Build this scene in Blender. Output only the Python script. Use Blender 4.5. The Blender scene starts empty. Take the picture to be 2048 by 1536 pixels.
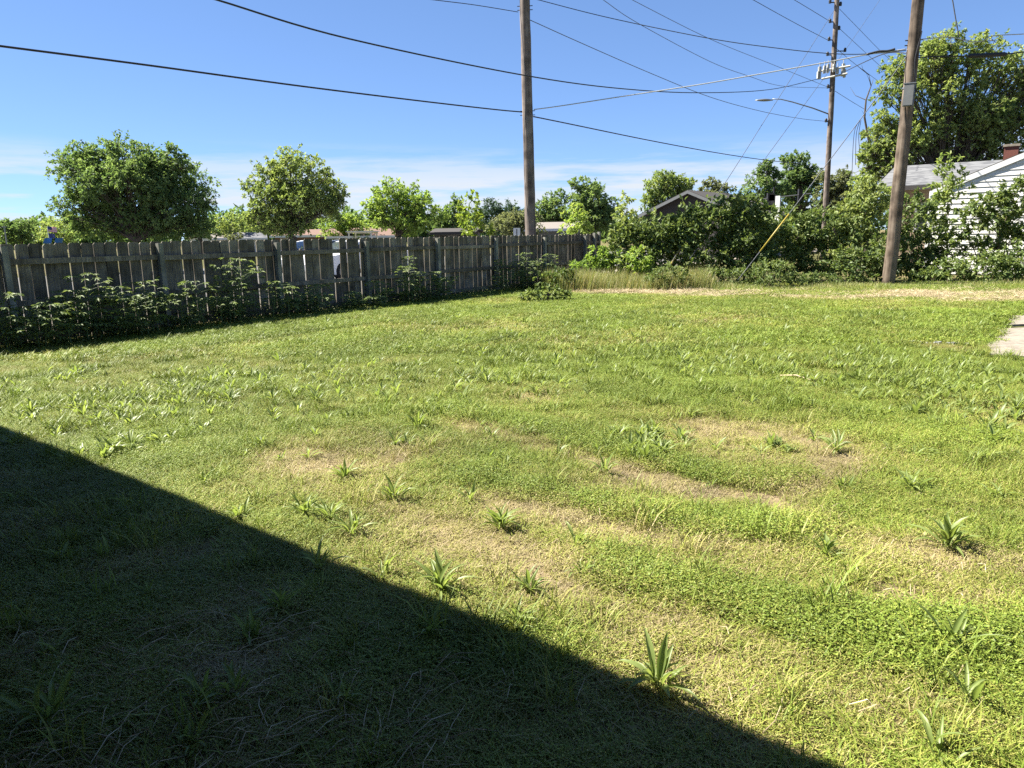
import bpy, math, random
import numpy as np
from mathutils import Vector, Matrix

random.seed(7)
rng = np.random.default_rng(7)
scene = bpy.context.scene
COL = scene.collection

# ------------------------------------------------------------------ camera
FPX = 1480.0                      # focal length in pixels of the 2048 px wide photograph
EYE = np.array([0.0, 0.0, 1.57])
PITCH, ROLL = math.radians(11.38), 0.0166
F_ = np.array([0, math.cos(PITCH), -math.sin(PITCH)])
R0 = np.array([1.0, 0, 0]); U0 = np.array([0, math.sin(PITCH), math.cos(PITCH)])
R_ = math.cos(ROLL) * R0 - math.sin(ROLL) * U0
U_ = math.sin(ROLL) * R0 + math.cos(ROLL) * U0
cam = bpy.data.cameras.new('camera')
cam.sensor_width = 36.0
cam.lens = 36.0 * FPX / 2048.0
cam.clip_end = 5000
camo = bpy.data.objects.new('camera', cam)
camo.matrix_world = Matrix(((R_[0], U_[0], -F_[0], EYE[0]), (R_[1], U_[1], -F_[1], EYE[1]),
                            (R_[2], U_[2], -F_[2], EYE[2]), (0, 0, 0, 1)))
COL.objects.link(camo)
scene.camera = camo

# ------------------------------------------------------------------ sun and sky
SUN_EL = math.radians(50)
SUN_H = np.array([-0.972, 0.235])              # horizontal direction towards the sun
LV = np.array([SUN_H[0] * math.cos(SUN_EL), SUN_H[1] * math.cos(SUN_EL), math.sin(SUN_EL)])
sun = bpy.data.lights.new('sun', 'SUN')
sun.energy = 5.0; sun.angle = math.radians(0.53); sun.color = (1.0, 0.95, 0.86)
suno = bpy.data.objects.new('sun', sun)
suno.rotation_euler = Vector(LV).to_track_quat('Z', 'Y').to_euler()
suno.location = (-30, 8, 40)
COL.objects.link(suno)

world = bpy.data.worlds.new('World'); scene.world = world
world.use_nodes = True
wn = world.node_tree.nodes; wl = world.node_tree.links
wn.clear()
sky = wn.new('ShaderNodeTexSky'); sky.sky_type = 'NISHITA'; sky.sun_disc = False
sky.sun_elevation = SUN_EL
sky.sun_rotation = math.atan2(SUN_H[0], SUN_H[1])
sky.air_density = 0.6; sky.dust_density = 0.0; sky.ozone_density = 6.0
tc = wn.new('ShaderNodeTexCoord'); sep = wn.new('ShaderNodeSeparateXYZ')
wl.new(tc.outputs['Generated'], sep.inputs[0])
# thin cirrus streaks low over the horizon
mp = wn.new('ShaderNodeMapping'); mp.inputs['Scale'].default_value = (2.0, 2.0, 22.0)
mp.inputs['Location'].default_value = (3.1, 0.4, 0.3)
mp.inputs['Rotation'].default_value = (0.03, -0.05, 0)
wl.new(tc.outputs['Generated'], mp.inputs[0])
nz = wn.new('ShaderNodeTexNoise'); nz.inputs['Scale'].default_value = 1.3
nz.inputs['Detail'].default_value = 9; nz.inputs['Roughness'].default_value = 0.64
wl.new(mp.outputs[0], nz.inputs['Vector'])
cr = wn.new('ShaderNodeValToRGB')
cr.color_ramp.elements[0].position = 0.43; cr.color_ramp.elements[1].position = 0.57
wl.new(nz.outputs['Fac'], cr.inputs[0])
band = wn.new('ShaderNodeValToRGB')
be = band.color_ramp.elements
be[0].position = 0.0; be[0].color = (0.75, 0.75, 0.75, 1)
be[1].position = 0.118; be[1].color = (0, 0, 0, 1)
e = be.new(0.062); e.color = (0.95, 0.95, 0.95, 1)
e = be.new(0.092); e.color = (0.5, 0.5, 0.5, 1)
wl.new(sep.outputs['Z'], band.inputs[0])
mul = wn.new('ShaderNodeMath'); mul.operation = 'MULTIPLY'
wl.new(cr.outputs[0], mul.inputs[0]); wl.new(band.outputs[0], mul.inputs[1])
mul2 = wn.new('ShaderNodeMath'); mul2.operation = 'MULTIPLY'; mul2.inputs[1].default_value = 1.0
wl.new(mul.outputs[0], mul2.inputs[0])
mixc = wn.new('ShaderNodeMix'); mixc.data_type = 'RGBA'
gam = wn.new('ShaderNodeGamma'); gam.inputs['Gamma'].default_value = 0.66       # the photograph's flatter sky
wl.new(sky.outputs[0], gam.inputs['Color'])
tint = wn.new('ShaderNodeMix'); tint.data_type = 'RGBA'; tint.blend_type = 'MULTIPLY'; tint.inputs['Factor'].default_value = 1.0
tint.inputs['B'].default_value = (0.985, 1.20, 1.52, 1)
wl.new(gam.outputs[0], tint.inputs['A'])
wl.new(mul2.outputs[0], mixc.inputs['Factor']); wl.new(tint.outputs['Result'], mixc.inputs['A'])
mixc.inputs['B'].default_value = (3.7, 3.95, 4.25, 1)
bg = wn.new('ShaderNodeBackground'); bg.inputs['Strength'].default_value = 0.054
wo = wn.new('ShaderNodeOutputWorld')
wl.new(mixc.outputs['Result'], bg.inputs[0]); wl.new(bg.outputs[0], wo.inputs[0])
vs = scene.view_settings
vs.view_transform = 'Standard'; vs.look = 'None'; vs.exposure = 2.05; vs.gamma = 1.0
vs.use_curve_mapping = False
scene.cycles.use_denoising = False
scene.cycles.max_bounces = 8
scene.cycles.transparent_max_bounces = 8
scene.cycles.sample_clamp_indirect = 6

# ------------------------------------------------------------------ pixel helpers
def ray(px, py):
    return F_ + R_ * ((px - 1024) / FPX) - U_ * ((py - 768) / FPX)
def gnd(px, py, z=0.0):
    d = ray(px, py); t = (z - EYE[2]) / d[2]
    return EYE + d * t
def at_y(px, py, Y):
    d = ray(px, py); return EYE + d * (Y / d[1])
def on_plan(px, py, a, b):
    """the point of the pixel's ray on the vertical plane through plan points a, b"""
    d = ray(px, py); n = np.array([-(b[1] - a[1]), b[0] - a[0]])
    t = (n @ (np.array(a[:2]) - EYE[:2])) / (n @ d[:2])
    return EYE + d * t

# ------------------------------------------------------------------ materials
MATS = {}
def new_mat(name):
    m = bpy.data.materials.new(name); m.use_nodes = True
    nt = m.node_tree; nt.nodes.clear()
    out = nt.nodes.new('ShaderNodeOutputMaterial')
    MATS[name] = m
    return m, nt, out
def N(nt, t, **kw):
    n = nt.nodes.new(t)
    for k, v in kw.items():
        if k in n.inputs: n.inputs[k].default_value = v
        else: setattr(n, k, v)
    return n
def ramp(nt, stops):
    r = nt.nodes.new('ShaderNodeValToRGB'); el = r.color_ramp.elements
    el[0].position, el[0].color = stops[0][0], (*stops[0][1], 1)
    el[1].position, el[1].color = stops[-1][0], (*stops[-1][1], 1)
    for p, c in stops[1:-1]:
        q = el.new(p); q.color = (*c, 1)
    return r
def simple(name, col, rough=0.7, metal=0.0, var=0.12, scale=6.0, bump=0.15, spec=0.4, stretch=(1, 1, 1)):
    m, nt, out = new_mat(name)
    p = N(nt, 'ShaderNodeBsdfPrincipled', Roughness=rough, Metallic=metal)
    p.inputs['Specular IOR Level'].default_value = spec
    t = N(nt, 'ShaderNodeTexCoord'); mpn = N(nt, 'ShaderNodeMapping', Scale=stretch)
    nt.links.new(t.outputs['Object'], mpn.inputs[0])
    n = N(nt, 'ShaderNodeTexNoise', Scale=scale, Detail=6.0, Roughness=0.6)
    nt.links.new(mpn.outputs[0], n.inputs['Vector'])
    c = np.array(col)
    r = ramp(nt, [(0.25, tuple(c * (1 - var * 1.6))), (0.5, tuple(c)), (0.78, tuple(np.minimum(c * (1 + var), 0.95)))])
    nt.links.new(n.outputs['Fac'], r.inputs[0])
    nt.links.new(r.outputs[0], p.inputs['Base Color'])
    if bump:
        b = N(nt, 'ShaderNodeBump', Strength=bump, Distance=0.01)
        nt.links.new(n.outputs['Fac'], b.inputs['Height']); nt.links.new(b.outputs[0], p.inputs['Normal'])
    nt.links.new(p.outputs[0], out.inputs[0])
    return m
def leaf_mat(name, dark, mid, light, trans=0.5, rough=0.5, spec=0.25, ttint=(1.2, 1.2, 0.7)):
    """foliage: colour per leaf from the 'tone' attribute, some light let through"""
    m, nt, out = new_mat(name)
    a = N(nt, 'ShaderNodeAttribute', attribute_name='tone')
    r = ramp(nt, [(0.0, dark), (0.5, mid), (1.0, light)])
    nt.links.new(a.outputs['Fac'], r.inputs[0])
    p = N(nt, 'ShaderNodeBsdfPrincipled', Roughness=rough)
    p.inputs['Specular IOR Level'].default_value = spec
    nt.links.new(r.outputs[0], p.inputs['Base Color'])
    tr = N(nt, 'ShaderNodeBsdfTranslucent')
    mx = N(nt, 'ShaderNodeMix', data_type='RGBA', blend_type='MULTIPLY', Factor=1.0)
    mx.inputs['B'].default_value = (*ttint, 1)
    nt.links.new(r.outputs[0], mx.inputs['A']); nt.links.new(mx.outputs['Result'], tr.inputs[0])
    ms = N(nt, 'ShaderNodeMixShader', Fac=trans)
    nt.links.new(p.outputs[0], ms.inputs[1]); nt.links.new(tr.outputs[0], ms.inputs[2])
    nt.links.new(ms.outputs[0], out.inputs[0])
    return m
def wood_mat(name, c0, c1, c2, rough=0.85, zs=0.06, scale=40.0, perobj=0.35, green=0.0):
    """weathered wood with its grain along local z, each board a little different"""
    m, nt, out = new_mat(name)
    t = N(nt, 'ShaderNodeTexCoord'); oi = N(nt, 'ShaderNodeObjectInfo')
    ad = N(nt, 'ShaderNodeVectorMath', operation='ADD')
    sc = N(nt, 'ShaderNodeVectorMath', operation='SCALE'); sc.inputs['Scale'].default_value = 37.0
    cmb = N(nt, 'ShaderNodeCombineXYZ')
    for i in range(3): nt.links.new(oi.outputs['Random'], cmb.inputs[i])
    nt.links.new(cmb.outputs[0], sc.inputs[0])
    nt.links.new(t.outputs['Object'], ad.inputs[0]); nt.links.new(sc.outputs[0], ad.inputs[1])
    mpn = N(nt, 'ShaderNodeMapping', Scale=(1, 1, zs)); nt.links.new(ad.outputs[0], mpn.inputs[0])
    n = N(nt, 'ShaderNodeTexNoise', Scale=scale, Detail=7.0, Roughness=0.65); nt.links.new(mpn.outputs[0], n.inputs['Vector'])
    n2 = N(nt, 'ShaderNodeTexNoise', Scale=3.0, Detail=3.0); nt.links.new(ad.outputs[0], n2.inputs['Vector'])
    r = ramp(nt, [(0.39, c0), (0.52, c1), (0.66, c2)])
    mth = N(nt, 'ShaderNodeMath', operation='MULTIPLY_ADD'); mth.inputs[1].default_value = 0.5
    nt.links.new(n2.outputs['Fac'], mth.inputs[0])
    hf = N(nt, 'ShaderNodeMath', operation='MULTIPLY'); hf.inputs[1].default_value = 0.55
    nt.links.new(n.outputs['Fac'], hf.inputs[0]); nt.links.new(hf.outputs[0], mth.inputs[2])
    nt.links.new(mth.outputs[0], r.inputs[0])
    hs = N(nt, 'ShaderNodeHueSaturation')
    mr = N(nt, 'ShaderNodeMapRange'); mr.inputs['To Min'].default_value = 1 - perobj; mr.inputs['To Max'].default_value = 1 + perobj
    nt.links.new(oi.outputs['Random'], mr.inputs['Value']); nt.links.new(mr.outputs[0], hs.inputs['Value'])
    nt.links.new(r.outputs[0], hs.inputs['Color'])
    p = N(nt, 'ShaderNodeBsdfPrincipled', Roughness=rough); p.inputs['Specular IOR Level'].default_value = 0.2
    nt.links.new(hs.outputs[0], p.inputs['Base Color'])
    b = N(nt, 'ShaderNodeBump', Strength=0.5, Distance=0.006)
    nt.links.new(n.outputs['Fac'], b.inputs['Height']); nt.links.new(b.outputs[0], p.inputs['Normal'])
    nt.links.new(p.outputs[0], out.inputs[0])
    return m

wood_mat('fence_wood', (0.058, 0.050, 0.036), (0.135, 0.118, 0.090), (0.22, 0.197, 0.155), perobj=0.34)
wood_mat('post_wood', (0.11, 0.108, 0.085), (0.18, 0.178, 0.145), (0.26, 0.25, 0.21), perobj=0.15)
wood_mat('pole_wood', (0.050, 0.040, 0.033), (0.130, 0.106, 0.090), (0.22, 0.187, 0.162), zs=0.06, scale=13.0, perobj=0.06)
wood_mat('pole_wood_brown', (0.034, 0.025, 0.018), (0.105, 0.080, 0.059), (0.19, 0.152, 0.116), zs=0.06, scale=14.0, perobj=0.05)
simple('bark', (0.09, 0.075, 0.06), 0.95, scale=14, bump=0.6, spec=0.1, stretch=(1, 1, 0.3))
simple('stem_green', (0.09, 0.13, 0.045), 0.6, scale=20, bump=0)
simple('stem_brown', (0.10, 0.075, 0.05), 0.85, scale=20, bump=0)
simple('cable_black', (0.018, 0.018, 0.02), 0.55, scale=8, bump=0)
simple('cable_silver', (0.40, 0.40, 0.38), 0.4, metal=0.3, scale=20, bump=0)
simple('cable_grey', (0.07, 0.075, 0.085), 0.6, scale=20, bump=0)
simple('galvanised', (0.22, 0.225, 0.225), 0.45, metal=0.6, scale=30, bump=0.05)
simple('equipment_white', (0.36, 0.355, 0.32), 0.5, scale=12, bump=0)
simple('equipment_grey', (0.125, 0.13, 0.13), 0.55, scale=9, bump=0.05, var=0.1)
simple('dark_metal', (0.03, 0.03, 0.032), 0.5, metal=0.3, scale=14, bump=0)
simple('guard_yellow', (0.30, 0.23, 0.035), 0.45, scale=4, bump=0, var=0.08)
simple('siding_white', (0.60, 0.585, 0.55), 0.55, scale=2.2, bump=0.05, var=0.05)
simple('trim_white', (0.62, 0.62, 0.61), 0.5, scale=3, bump=0.03, var=0.04)
simple('wall_tan', (0.22, 0.165, 0.115), 0.8, scale=5, bump=0.2)
simple('wall_grey', (0.15, 0.15, 0.15), 0.8, scale=5, bump=0.2)
simple('wall_brown', (0.035, 0.031, 0.029), 0.8, scale=5, bump=0.2)
simple('wall_brick', (0.18, 0.11, 0.08), 0.85, scale=9, bump=0.3)
simple('roof_dark', (0.042, 0.037, 0.033), 0.9, scale=30, bump=0.4, var=0.25)
simple('roof_red', (0.14, 0.085, 0.062), 0.9, scale=30, bump=0.4, var=0.2)
simple('roof_beige', (0.17, 0.15, 0.13), 0.9, scale=30, bump=0.4, var=0.2)
simple('concrete', (0.205, 0.175, 0.135), 0.9, scale=9, bump=0.5, var=0.3)
simple('car_white', (0.80, 0.81, 0.83), 0.22, scale=2, bump=0, var=0.02, spec=0.6)
simple('car_silver', (0.42, 0.44, 0.46), 0.28, metal=0.4, scale=2, bump=0, var=0.03)
simple('car_glass', (0.03, 0.035, 0.04), 0.08, scale=2, bump=0, spec=0.8)
simple('tyre', (0.02, 0.02, 0.02), 0.85, scale=20, bump=0.1)
simple('canvas_blue', (0.03, 0.12, 0.32), 0.75, scale=6, bump=0)
simple('flag_red', (0.55, 0.10, 0.10), 0.7, scale=6, bump=0)
simple('flag_white', (0.75, 0.72, 0.72), 0.7, scale=6, bump=0)
simple('flag_navy', (0.035, 0.05, 0.16), 0.7, scale=6, bump=0)
simple('straw', (0.52, 0.42, 0.25), 0.85, scale=9, bump=0, var=0.25)
simple('brick_red', (0.13, 0.045, 0.032), 0.85, scale=25, bump=0.4, var=0.25)
simple('stone_grey', (0.24, 0.245, 0.245), 0.85, scale=16, bump=0.5, var=0.2)
# asphalt shingles: rows told apart only by colour at this distance
def shingle(name, c0, c1, c2):
    m, nt, out = new_mat(name)
    t = N(nt, 'ShaderNodeTexCoord'); mpn = N(nt, 'ShaderNodeMapping', Scale=(3.2, 7.0, 7.0))
    nt.links.new(t.outputs['Object'], mpn.inputs[0])
    v = N(nt, 'ShaderNodeTexVoronoi', Scale=1.0); nt.links.new(mpn.outputs[0], v.inputs['Vector'])
    bw = N(nt, 'ShaderNodeRGBToBW'); nt.links.new(v.outputs['Color'], bw.inputs[0])
    r = ramp(nt, [(0.2, c0), (0.5, c1), (0.8, c2)]); nt.links.new(bw.outputs[0], r.inputs[0])
    p = N(nt, 'ShaderNodeBsdfPrincipled', Roughness=0.92); p.inputs['Specular IOR Level'].default_value = 0.15
    nt.links.new(r.outputs[0], p.inputs['Base Color']); nt.links.new(p.outputs[0], out.inputs[0])
shingle('roof_grey_shingle', (0.085, 0.087, 0.092), (0.115, 0.117, 0.12), (0.15, 0.152, 0.155))
leaf_mat('leaf_dark', (0.078, 0.135, 0.052), (0.140, 0.212, 0.080), (0.222, 0.290, 0.112))
leaf_mat('leaf_olive', (0.122, 0.178, 0.060), (0.223, 0.284, 0.096), (0.346, 0.385, 0.142))
leaf_mat('leaf_bright', (0.126, 0.204, 0.049), (0.230, 0.325, 0.075), (0.353, 0.420, 0.117))
leaf_mat('leaf_lime', (0.120, 0.185, 0.030), (0.205, 0.275, 0.045), (0.290, 0.340, 0.075))
leaf_mat('leaf_grey', (0.102, 0.120, 0.069), (0.166, 0.189, 0.102), (0.243, 0.256, 0.141))
leaf_mat('leaf_conifer', (0.034, 0.066, 0.039), (0.060, 0.106, 0.057), (0.096, 0.147, 0.072), trans=0.2)
leaf_mat('leaf_shrub', (0.069, 0.108, 0.033), (0.138, 0.189, 0.058), (0.262, 0.301, 0.109), trans=0.38, spec=0.3, rough=0.5)
leaf_mat('leaf_weed', (0.077, 0.118, 0.038), (0.154, 0.205, 0.067), (0.262, 0.301, 0.122), trans=0.38, spec=0.25, rough=0.55)
leaf_mat('leaf_plantain', (0.125, 0.180, 0.046), (0.190, 0.245, 0.070), (0.270, 0.315, 0.110), trans=0.5, spec=0.34, rough=0.42)
leaf_mat('tall_grass', (0.100, 0.145, 0.036), (0.185, 0.220, 0.066), (0.40, 0.33, 0.17), trans=0.35)
leaf_mat('straw_stem', (0.16, 0.115, 0.06), (0.36, 0.285, 0.165), (0.54, 0.46, 0.30), trans=0.12, spec=0.2, ttint=(1, 1, 0.9))

# grass blades: per-clump dryness from the instancer, per-blade tone from the mesh
def grass_mat(name):
    m, nt, out = new_mat(name)
    d = N(nt, 'ShaderNodeAttribute', attribute_name='dry', attribute_type='INSTANCER')
    v = N(nt, 'ShaderNodeAttribute', attribute_name='vary', attribute_type='INSTANCER')
    a = N(nt, 'ShaderNodeAttribute', attribute_name='tone')
    ad = N(nt, 'ShaderNodeMath', operation='ADD'); nt.links.new(d.outputs['Fac'], ad.inputs[0])
    s = N(nt, 'ShaderNodeMath', operation='MULTIPLY_ADD'); s.inputs[1].default_value = 0.75; s.inputs[2].default_value = -0.375
    nt.links.new(a.outputs['Fac'], s.inputs[0]); nt.links.new(s.outputs[0], ad.inputs[1])
    r = ramp(nt, [(0.0, (0.153, 0.214, 0.028)), (0.25, (0.235, 0.270, 0.043)), (0.45, (0.278, 0.268, 0.064)),
                  (0.66, (0.311, 0.257, 0.111)), (1.0, (0.360, 0.289, 0.167))])
    nt.links.new(ad.outputs[0], r.inputs[0])
    hs = N(nt, 'ShaderNodeHueSaturation'); nt.links.new(r.outputs[0], hs.inputs['Color'])
    mr = N(nt, 'ShaderNodeMapRange'); mr.inputs['To Min'].default_value = 0.62; mr.inputs['To Max'].default_value = 1.22
    nt.links.new(v.outputs['Fac'], mr.inputs['Value']); nt.links.new(mr.outputs[0], hs.inputs['Value'])
    p = N(nt, 'ShaderNodeBsdfPrincipled', Roughness=0.55); p.inputs['Specular IOR Level'].default_value = 0.3
    nt.links.new(hs.outputs[0], p.inputs['Base Color'])
    tr = N(nt, 'ShaderNodeBsdfTranslucent'); nt.links.new(hs.outputs[0], tr.inputs[0])
    ms = N(nt, 'ShaderNodeMixShader', Fac=0.24)
    nt.links.new(p.outputs[0], ms.inputs[1]); nt.links.new(tr.outputs[0], ms.inputs[2])
    nt.links.new(ms.outputs[0], out.inputs[0])
grass_mat('lawn_blades')

# ------------------------------------------------------------------ mesh helpers
def normalize(v):
    return v / np.maximum(np.linalg.norm(v, axis=-1, keepdims=True), 1e-9)
class G:
    """collects vertices and faces of ONE mesh object"""
    def __init__(s): s.v = []; s.f = []; s.t = []; s.n = 0
    def add(s, V, F, tone=None):
        V = np.asarray(V, float).reshape(-1, 3)
        s.v.append(V)
        if not isinstance(F, list): F = [np.asarray(F)]
        s.f += [np.asarray(f) + s.n for f in F]
        s.t.append(np.full(len(V), 0.5) if tone is None else np.broadcast_to(np.asarray(tone, float), (len(V),)))
        s.n += len(V)
        return s
    def box(s, c, size, M=None):
        sg = np.array([[x, y, z] for x in (-.5, .5) for y in (-.5, .5) for z in (-.5, .5)]) * np.array(size)
        if M is not None: sg = sg @ np.array(M).T
        F = np.array([[0, 1, 3, 2], [4, 6, 7, 5], [0, 4, 5, 1], [2, 3, 7, 6], [0, 2, 6, 4], [1, 5, 7, 3]])
        return s.add(sg + np.array(c), F)
    def prism(s, poly, vec):
        """polygon (list of 3d points) pushed along vec"""
        P = np.array(poly, float); n = len(P); Q = P + np.array(vec)
        i = np.arange(n); j = (i + 1) % n
        s.add(np.vstack([P, Q]), np.stack([i, j, j + n, i + n], 1))
        s.f += [np.array([list(range(n))[::-1]]) + s.n - 2 * n, np.array([list(range(n, 2 * n))]) + s.n - 2 * n]
        return s
    def tube(s, pts, rad, n=8, cap=True, tone=None):
        P = np.array(pts, float); k = len(P)
        r = np.broadcast_to(np.asarray(rad, float), (k,))
        T = np.gradient(P, axis=0); T = normalize(T)
        ref = np.array([0, 0, 1.0]) if abs(T[:, 2]).mean() < 0.8 else np.array([1.0, 0, 0])
        A = normalize(np.cross(T, ref)); B = np.cross(T, A)
        th = np.linspace(0, 2 * np.pi, n, endpoint=False)
        V = P[:, None] + r[:, None, None] * (np.cos(th)[None, :, None] * A[:, None] + np.sin(th)[None, :, None] * B[:, None])
        i = np.arange(k - 1)[:, None] * n; j = np.arange(n)[None]; j2 = (j + 1) % n
        F = np.stack([i + j, i + j2, i + n + j2, i + n + j], -1).reshape(-1, 4)
        s.add(V.reshape(-1, 3), F, tone)
        if cap:
            b = s.n - k * n
            s.f += [np.array([list(range(n))[::-1]]) + b, np.array([list(range(n))]) + b + (k - 1) * n]
        return s
    def leaves(s, P, D, Nn, L, W, tone, fold=0.25, droop=0.0, pts=4):
        """pointed leaves: base P, along D, facing Nn"""
        P = np.asarray(P, float); n = len(P)
        D = normalize(D); S = normalize(np.cross(D, Nn)); Nn = np.cross(S, D)
        L = np.broadcast_to(L, (n,))[:, None]; W = np.broadcast_to(W, (n,))[:, None]
        up = Nn * (W * fold)
        if pts == 4:
            V = np.stack([P, P + D * L * .45 - S * W * .5 + up, P + D * L - Nn * L * droop, P + D * L * .45 + S * W * .5 + up], 1)
            b = np.arange(n)[:, None] * 4
            Fc = [np.concatenate([b + [[0, 2, 1]], b + [[0, 3, 2]]])]
        else:
            dr = Nn * L * droop
            V = np.stack([P, P + D * L * .3 - S * W * .42 + up - dr * .1, P + D * L * .65 - S * W * .38 + up - dr * .4,
                          P + D * L - dr, P + D * L * .65 + S * W * .38 + up - dr * .4, P + D * L * .3 + S * W * .42 + up - dr * .1,
                          P + D * L * .5 - dr * .22], 1)
            b = np.arange(n)[:, None] * 7
            Fc = [np.concatenate([b + [[0, 6, 1]], b + [[1, 6, 2]], b + [[2, 6, 3]], b + [[3, 6, 4]], b + [[4, 6, 5]], b + [[5, 6, 0]]])]
        k = V.shape[1]
        return s.add(V.reshape(-1, 3), Fc, np.repeat(np.broadcast_to(tone, (n,)), k))
    def mesh(s, name, smooth=False):
        me = bpy.data.meshes.new(name)
        V = np.vstack(s.v).astype(np.float32)
        lens = np.concatenate([np.full(len(f), f.shape[1]) for f in s.f]).astype(np.int32)
        loops = np.concatenate([f.ravel() for f in s.f]).astype(np.int32)
        me.vertices.add(len(V)); me.vertices.foreach_set('co', V.ravel())
        me.loops.add(len(loops)); me.loops.foreach_set('vertex_index', loops)
        me.polygons.add(len(lens))
        me.polygons.foreach_set('loop_start', np.concatenate([[0], np.cumsum(lens)[:-1]]).astype(np.int32))
        me.polygons.foreach_set('loop_total', lens)
        at = me.attributes.new('tone', 'FLOAT', 'POINT')
        at.data.foreach_set('value', np.concatenate(s.t).astype(np.float32))
        me.update(calc_edges=True); me.validate()
        me.polygons.foreach_set('use_smooth', np.full(len(lens), bool(smooth)))
        return me
    def build(s, name, mat, parent=None, smooth=False):
        me = s.mesh(name, smooth); me.materials.append(MATS[mat])
        return link(name, me, parent)
def link(name, me, parent=None, loc=None, M=None):
    o = bpy.data.objects.new(name, me); COL.objects.link(o)
    if parent is not None: o.parent = parent
    if M is not None: o.matrix_local = M
    elif loc is not None: o.location = loc
    return o
def tag(o, label=None, cat=None, group=None, kind=None):
    if label: o['label'] = label
    if cat: o['category'] = cat
    if group: o['group'] = group
    if kind: o['kind'] = kind
    return o
def thing(name, label, cat, loc=(0, 0, 0), rz=0.0, group=None):
    o = bpy.data.objects.new(name, None); COL.objects.link(o)
    o.empty_display_size = 0.2
    o.location = loc; o.rotation_euler = (0, 0, rz)
    return tag(o, label, cat, group)
def rel(parent_loc):
    return np.array(parent_loc, float)

# smooth value noise on the plane
_tab = rng.random((256, 256))
def vnoise(x, y):
    x = np.asarray(x, float); y = np.asarray(y, float)
    xi = np.floor(x).astype(int); yi = np.floor(y).astype(int)
    fx = x - xi; fy = y - yi
    fx = fx * fx * (3 - 2 * fx); fy = fy * fy * (3 - 2 * fy)
    a = _tab[xi % 256, yi % 256]; b = _tab[(xi + 1) % 256, yi % 256]
    c = _tab[xi % 256, (yi + 1) % 256]; d = _tab[(xi + 1) % 256, (yi + 1) % 256]
    return (a * (1 - fx) + b * fx) * (1 - fy) + (c * (1 - fx) + d * fx) * fy
def fbm(x, y, o=4):
    s = 0; w = 1; t = 0
    for k in range(o):
        s = s + w * vnoise(x * 2 ** k + 17.3 * k, y * 2 ** k + 9.1 * k); t += w; w *= 0.55
    return s / t

# ------------------------------------------------------------------ yard layout
FA = np.array([-7.71, 11.46])              # fence post at the left frame edge, plan
E1 = np.array([0.596, 0.803])              # along the fence, away from the camera
E2 = np.array([0.803, -0.596])             # out of the fence into the yard
FENCE_H = 1.56
def fence_xy(s, off=0.0): return FA + E1 * s + E2 * off
def fence_off(x, y): return (x - FA[0]) * E2[0] + (y - FA[1]) * E2[1]

def ellipses(px_list):
    """ground ellipses from pixel ones: centre and radii on the ground"""
    out = []
    for (px, py, rx, ry, w) in px_list:
        c = gnd(px, py); a = gnd(px + rx, py); b = gnd(px, py - ry); b2 = gnd(px, py + ry)
        out.append((c[0], c[1], abs(a[0] - c[0]), abs(b[1] - b2[1]) / 2, w))
    return out
DRY = ellipses([(620, 935, 110, 28, .6), (740, 960, 70, 20, .45), (890, 890, 90, 14, .4), (1830, 1140, 160, 40, .4), (1450, 868, 90, 18, .4),
                (1060, 800, 50, 10, .5), (1290, 1230, 120, 50, .3), (1000, 1105, 70, 18, .4), (150, 725, 90, 10, .5), (330, 1060, 60, 25, .45),
                (1915, 700, 70, 14, .7), (1120, 690, 60, 6, .3), (1550, 1330, 260, 90, .25), (300, 1130, 120, 40, .6), (500, 1330, 120, 40, .5),
                (60, 1300, 80, 40, .4), (1750, 1430, 200, 60, .25), (1690, 925, 40, 30, .5)])
LUSH = ellipses([(760, 850, 110, 30, .4), (1350, 790, 250, 40, .4), (1900, 880, 90, 40, .5), (300, 870, 140, 40, .5), (1720, 830, 120, 30, .5),
                 (900, 1330, 300, 60, .4), (650, 760, 300, 30, .3), (1600, 690, 260, 30, .4), (1950, 640, 60, 16, .9)])
def streaks(L):
    return [([gnd(*q)[:2] for q in pts], w, a) for pts, w, a in L]
DRYS = streaks([([(930, 858), (1080, 895), (1250, 945), (1400, 990), (1560, 1000), (1640, 965), (1690, 915)], .17, .75),
                ([(980, 1005), (1180, 1050), (1380, 1095), (1580, 1105), (1720, 1090), (1900, 1130), (2100, 1150)], .17, .65),
                ([(560, 920), (700, 950), (860, 900), (980, 890)], .16, .45), ([(1500, 1150), (1700, 1190), (1900, 1200), (2100, 1215)], .18, .5),
                ([(900, 702), (1130, 682), (1330, 656), (1500, 640)], .22, .35), ([(1380, 850), (1550, 880), (1700, 890)], .16, .45),
                ([(-50, 745), (250, 722), (500, 690)], .25, .4), ([(1100, 1130), (1350, 1200), (1600, 1290), (1800, 1400), (2000, 1480)], .14, .35),
                ([(640, 985), (820, 1040), (1000, 1100), (1150, 1190)], .14, .4), ([(1560, 990), (1610, 1050), (1640, 1110)], .12, .6)])
LUSHS = streaks([([(900, 825), (1080, 862), (1250, 905), (1400, 950), (1500, 972), (1585, 952)], .15, .95), ([(960, 960), (1150, 1005), (1330, 1045), (1500, 1068), (1600, 1072)], .15, .9),
                 ([(1250, 1150), (1500, 1225), (1750, 1280), (2000, 1300), (2150, 1310)], .15, .95), ([(1000, 760), (1200, 740), (1450, 730), (1700, 770)], .35, .4),
                 ([(1700, 870), (1850, 900), (2000, 880)], .2, .6), ([(200, 905), (350, 930), (480, 900)], .2, .6)])
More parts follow.
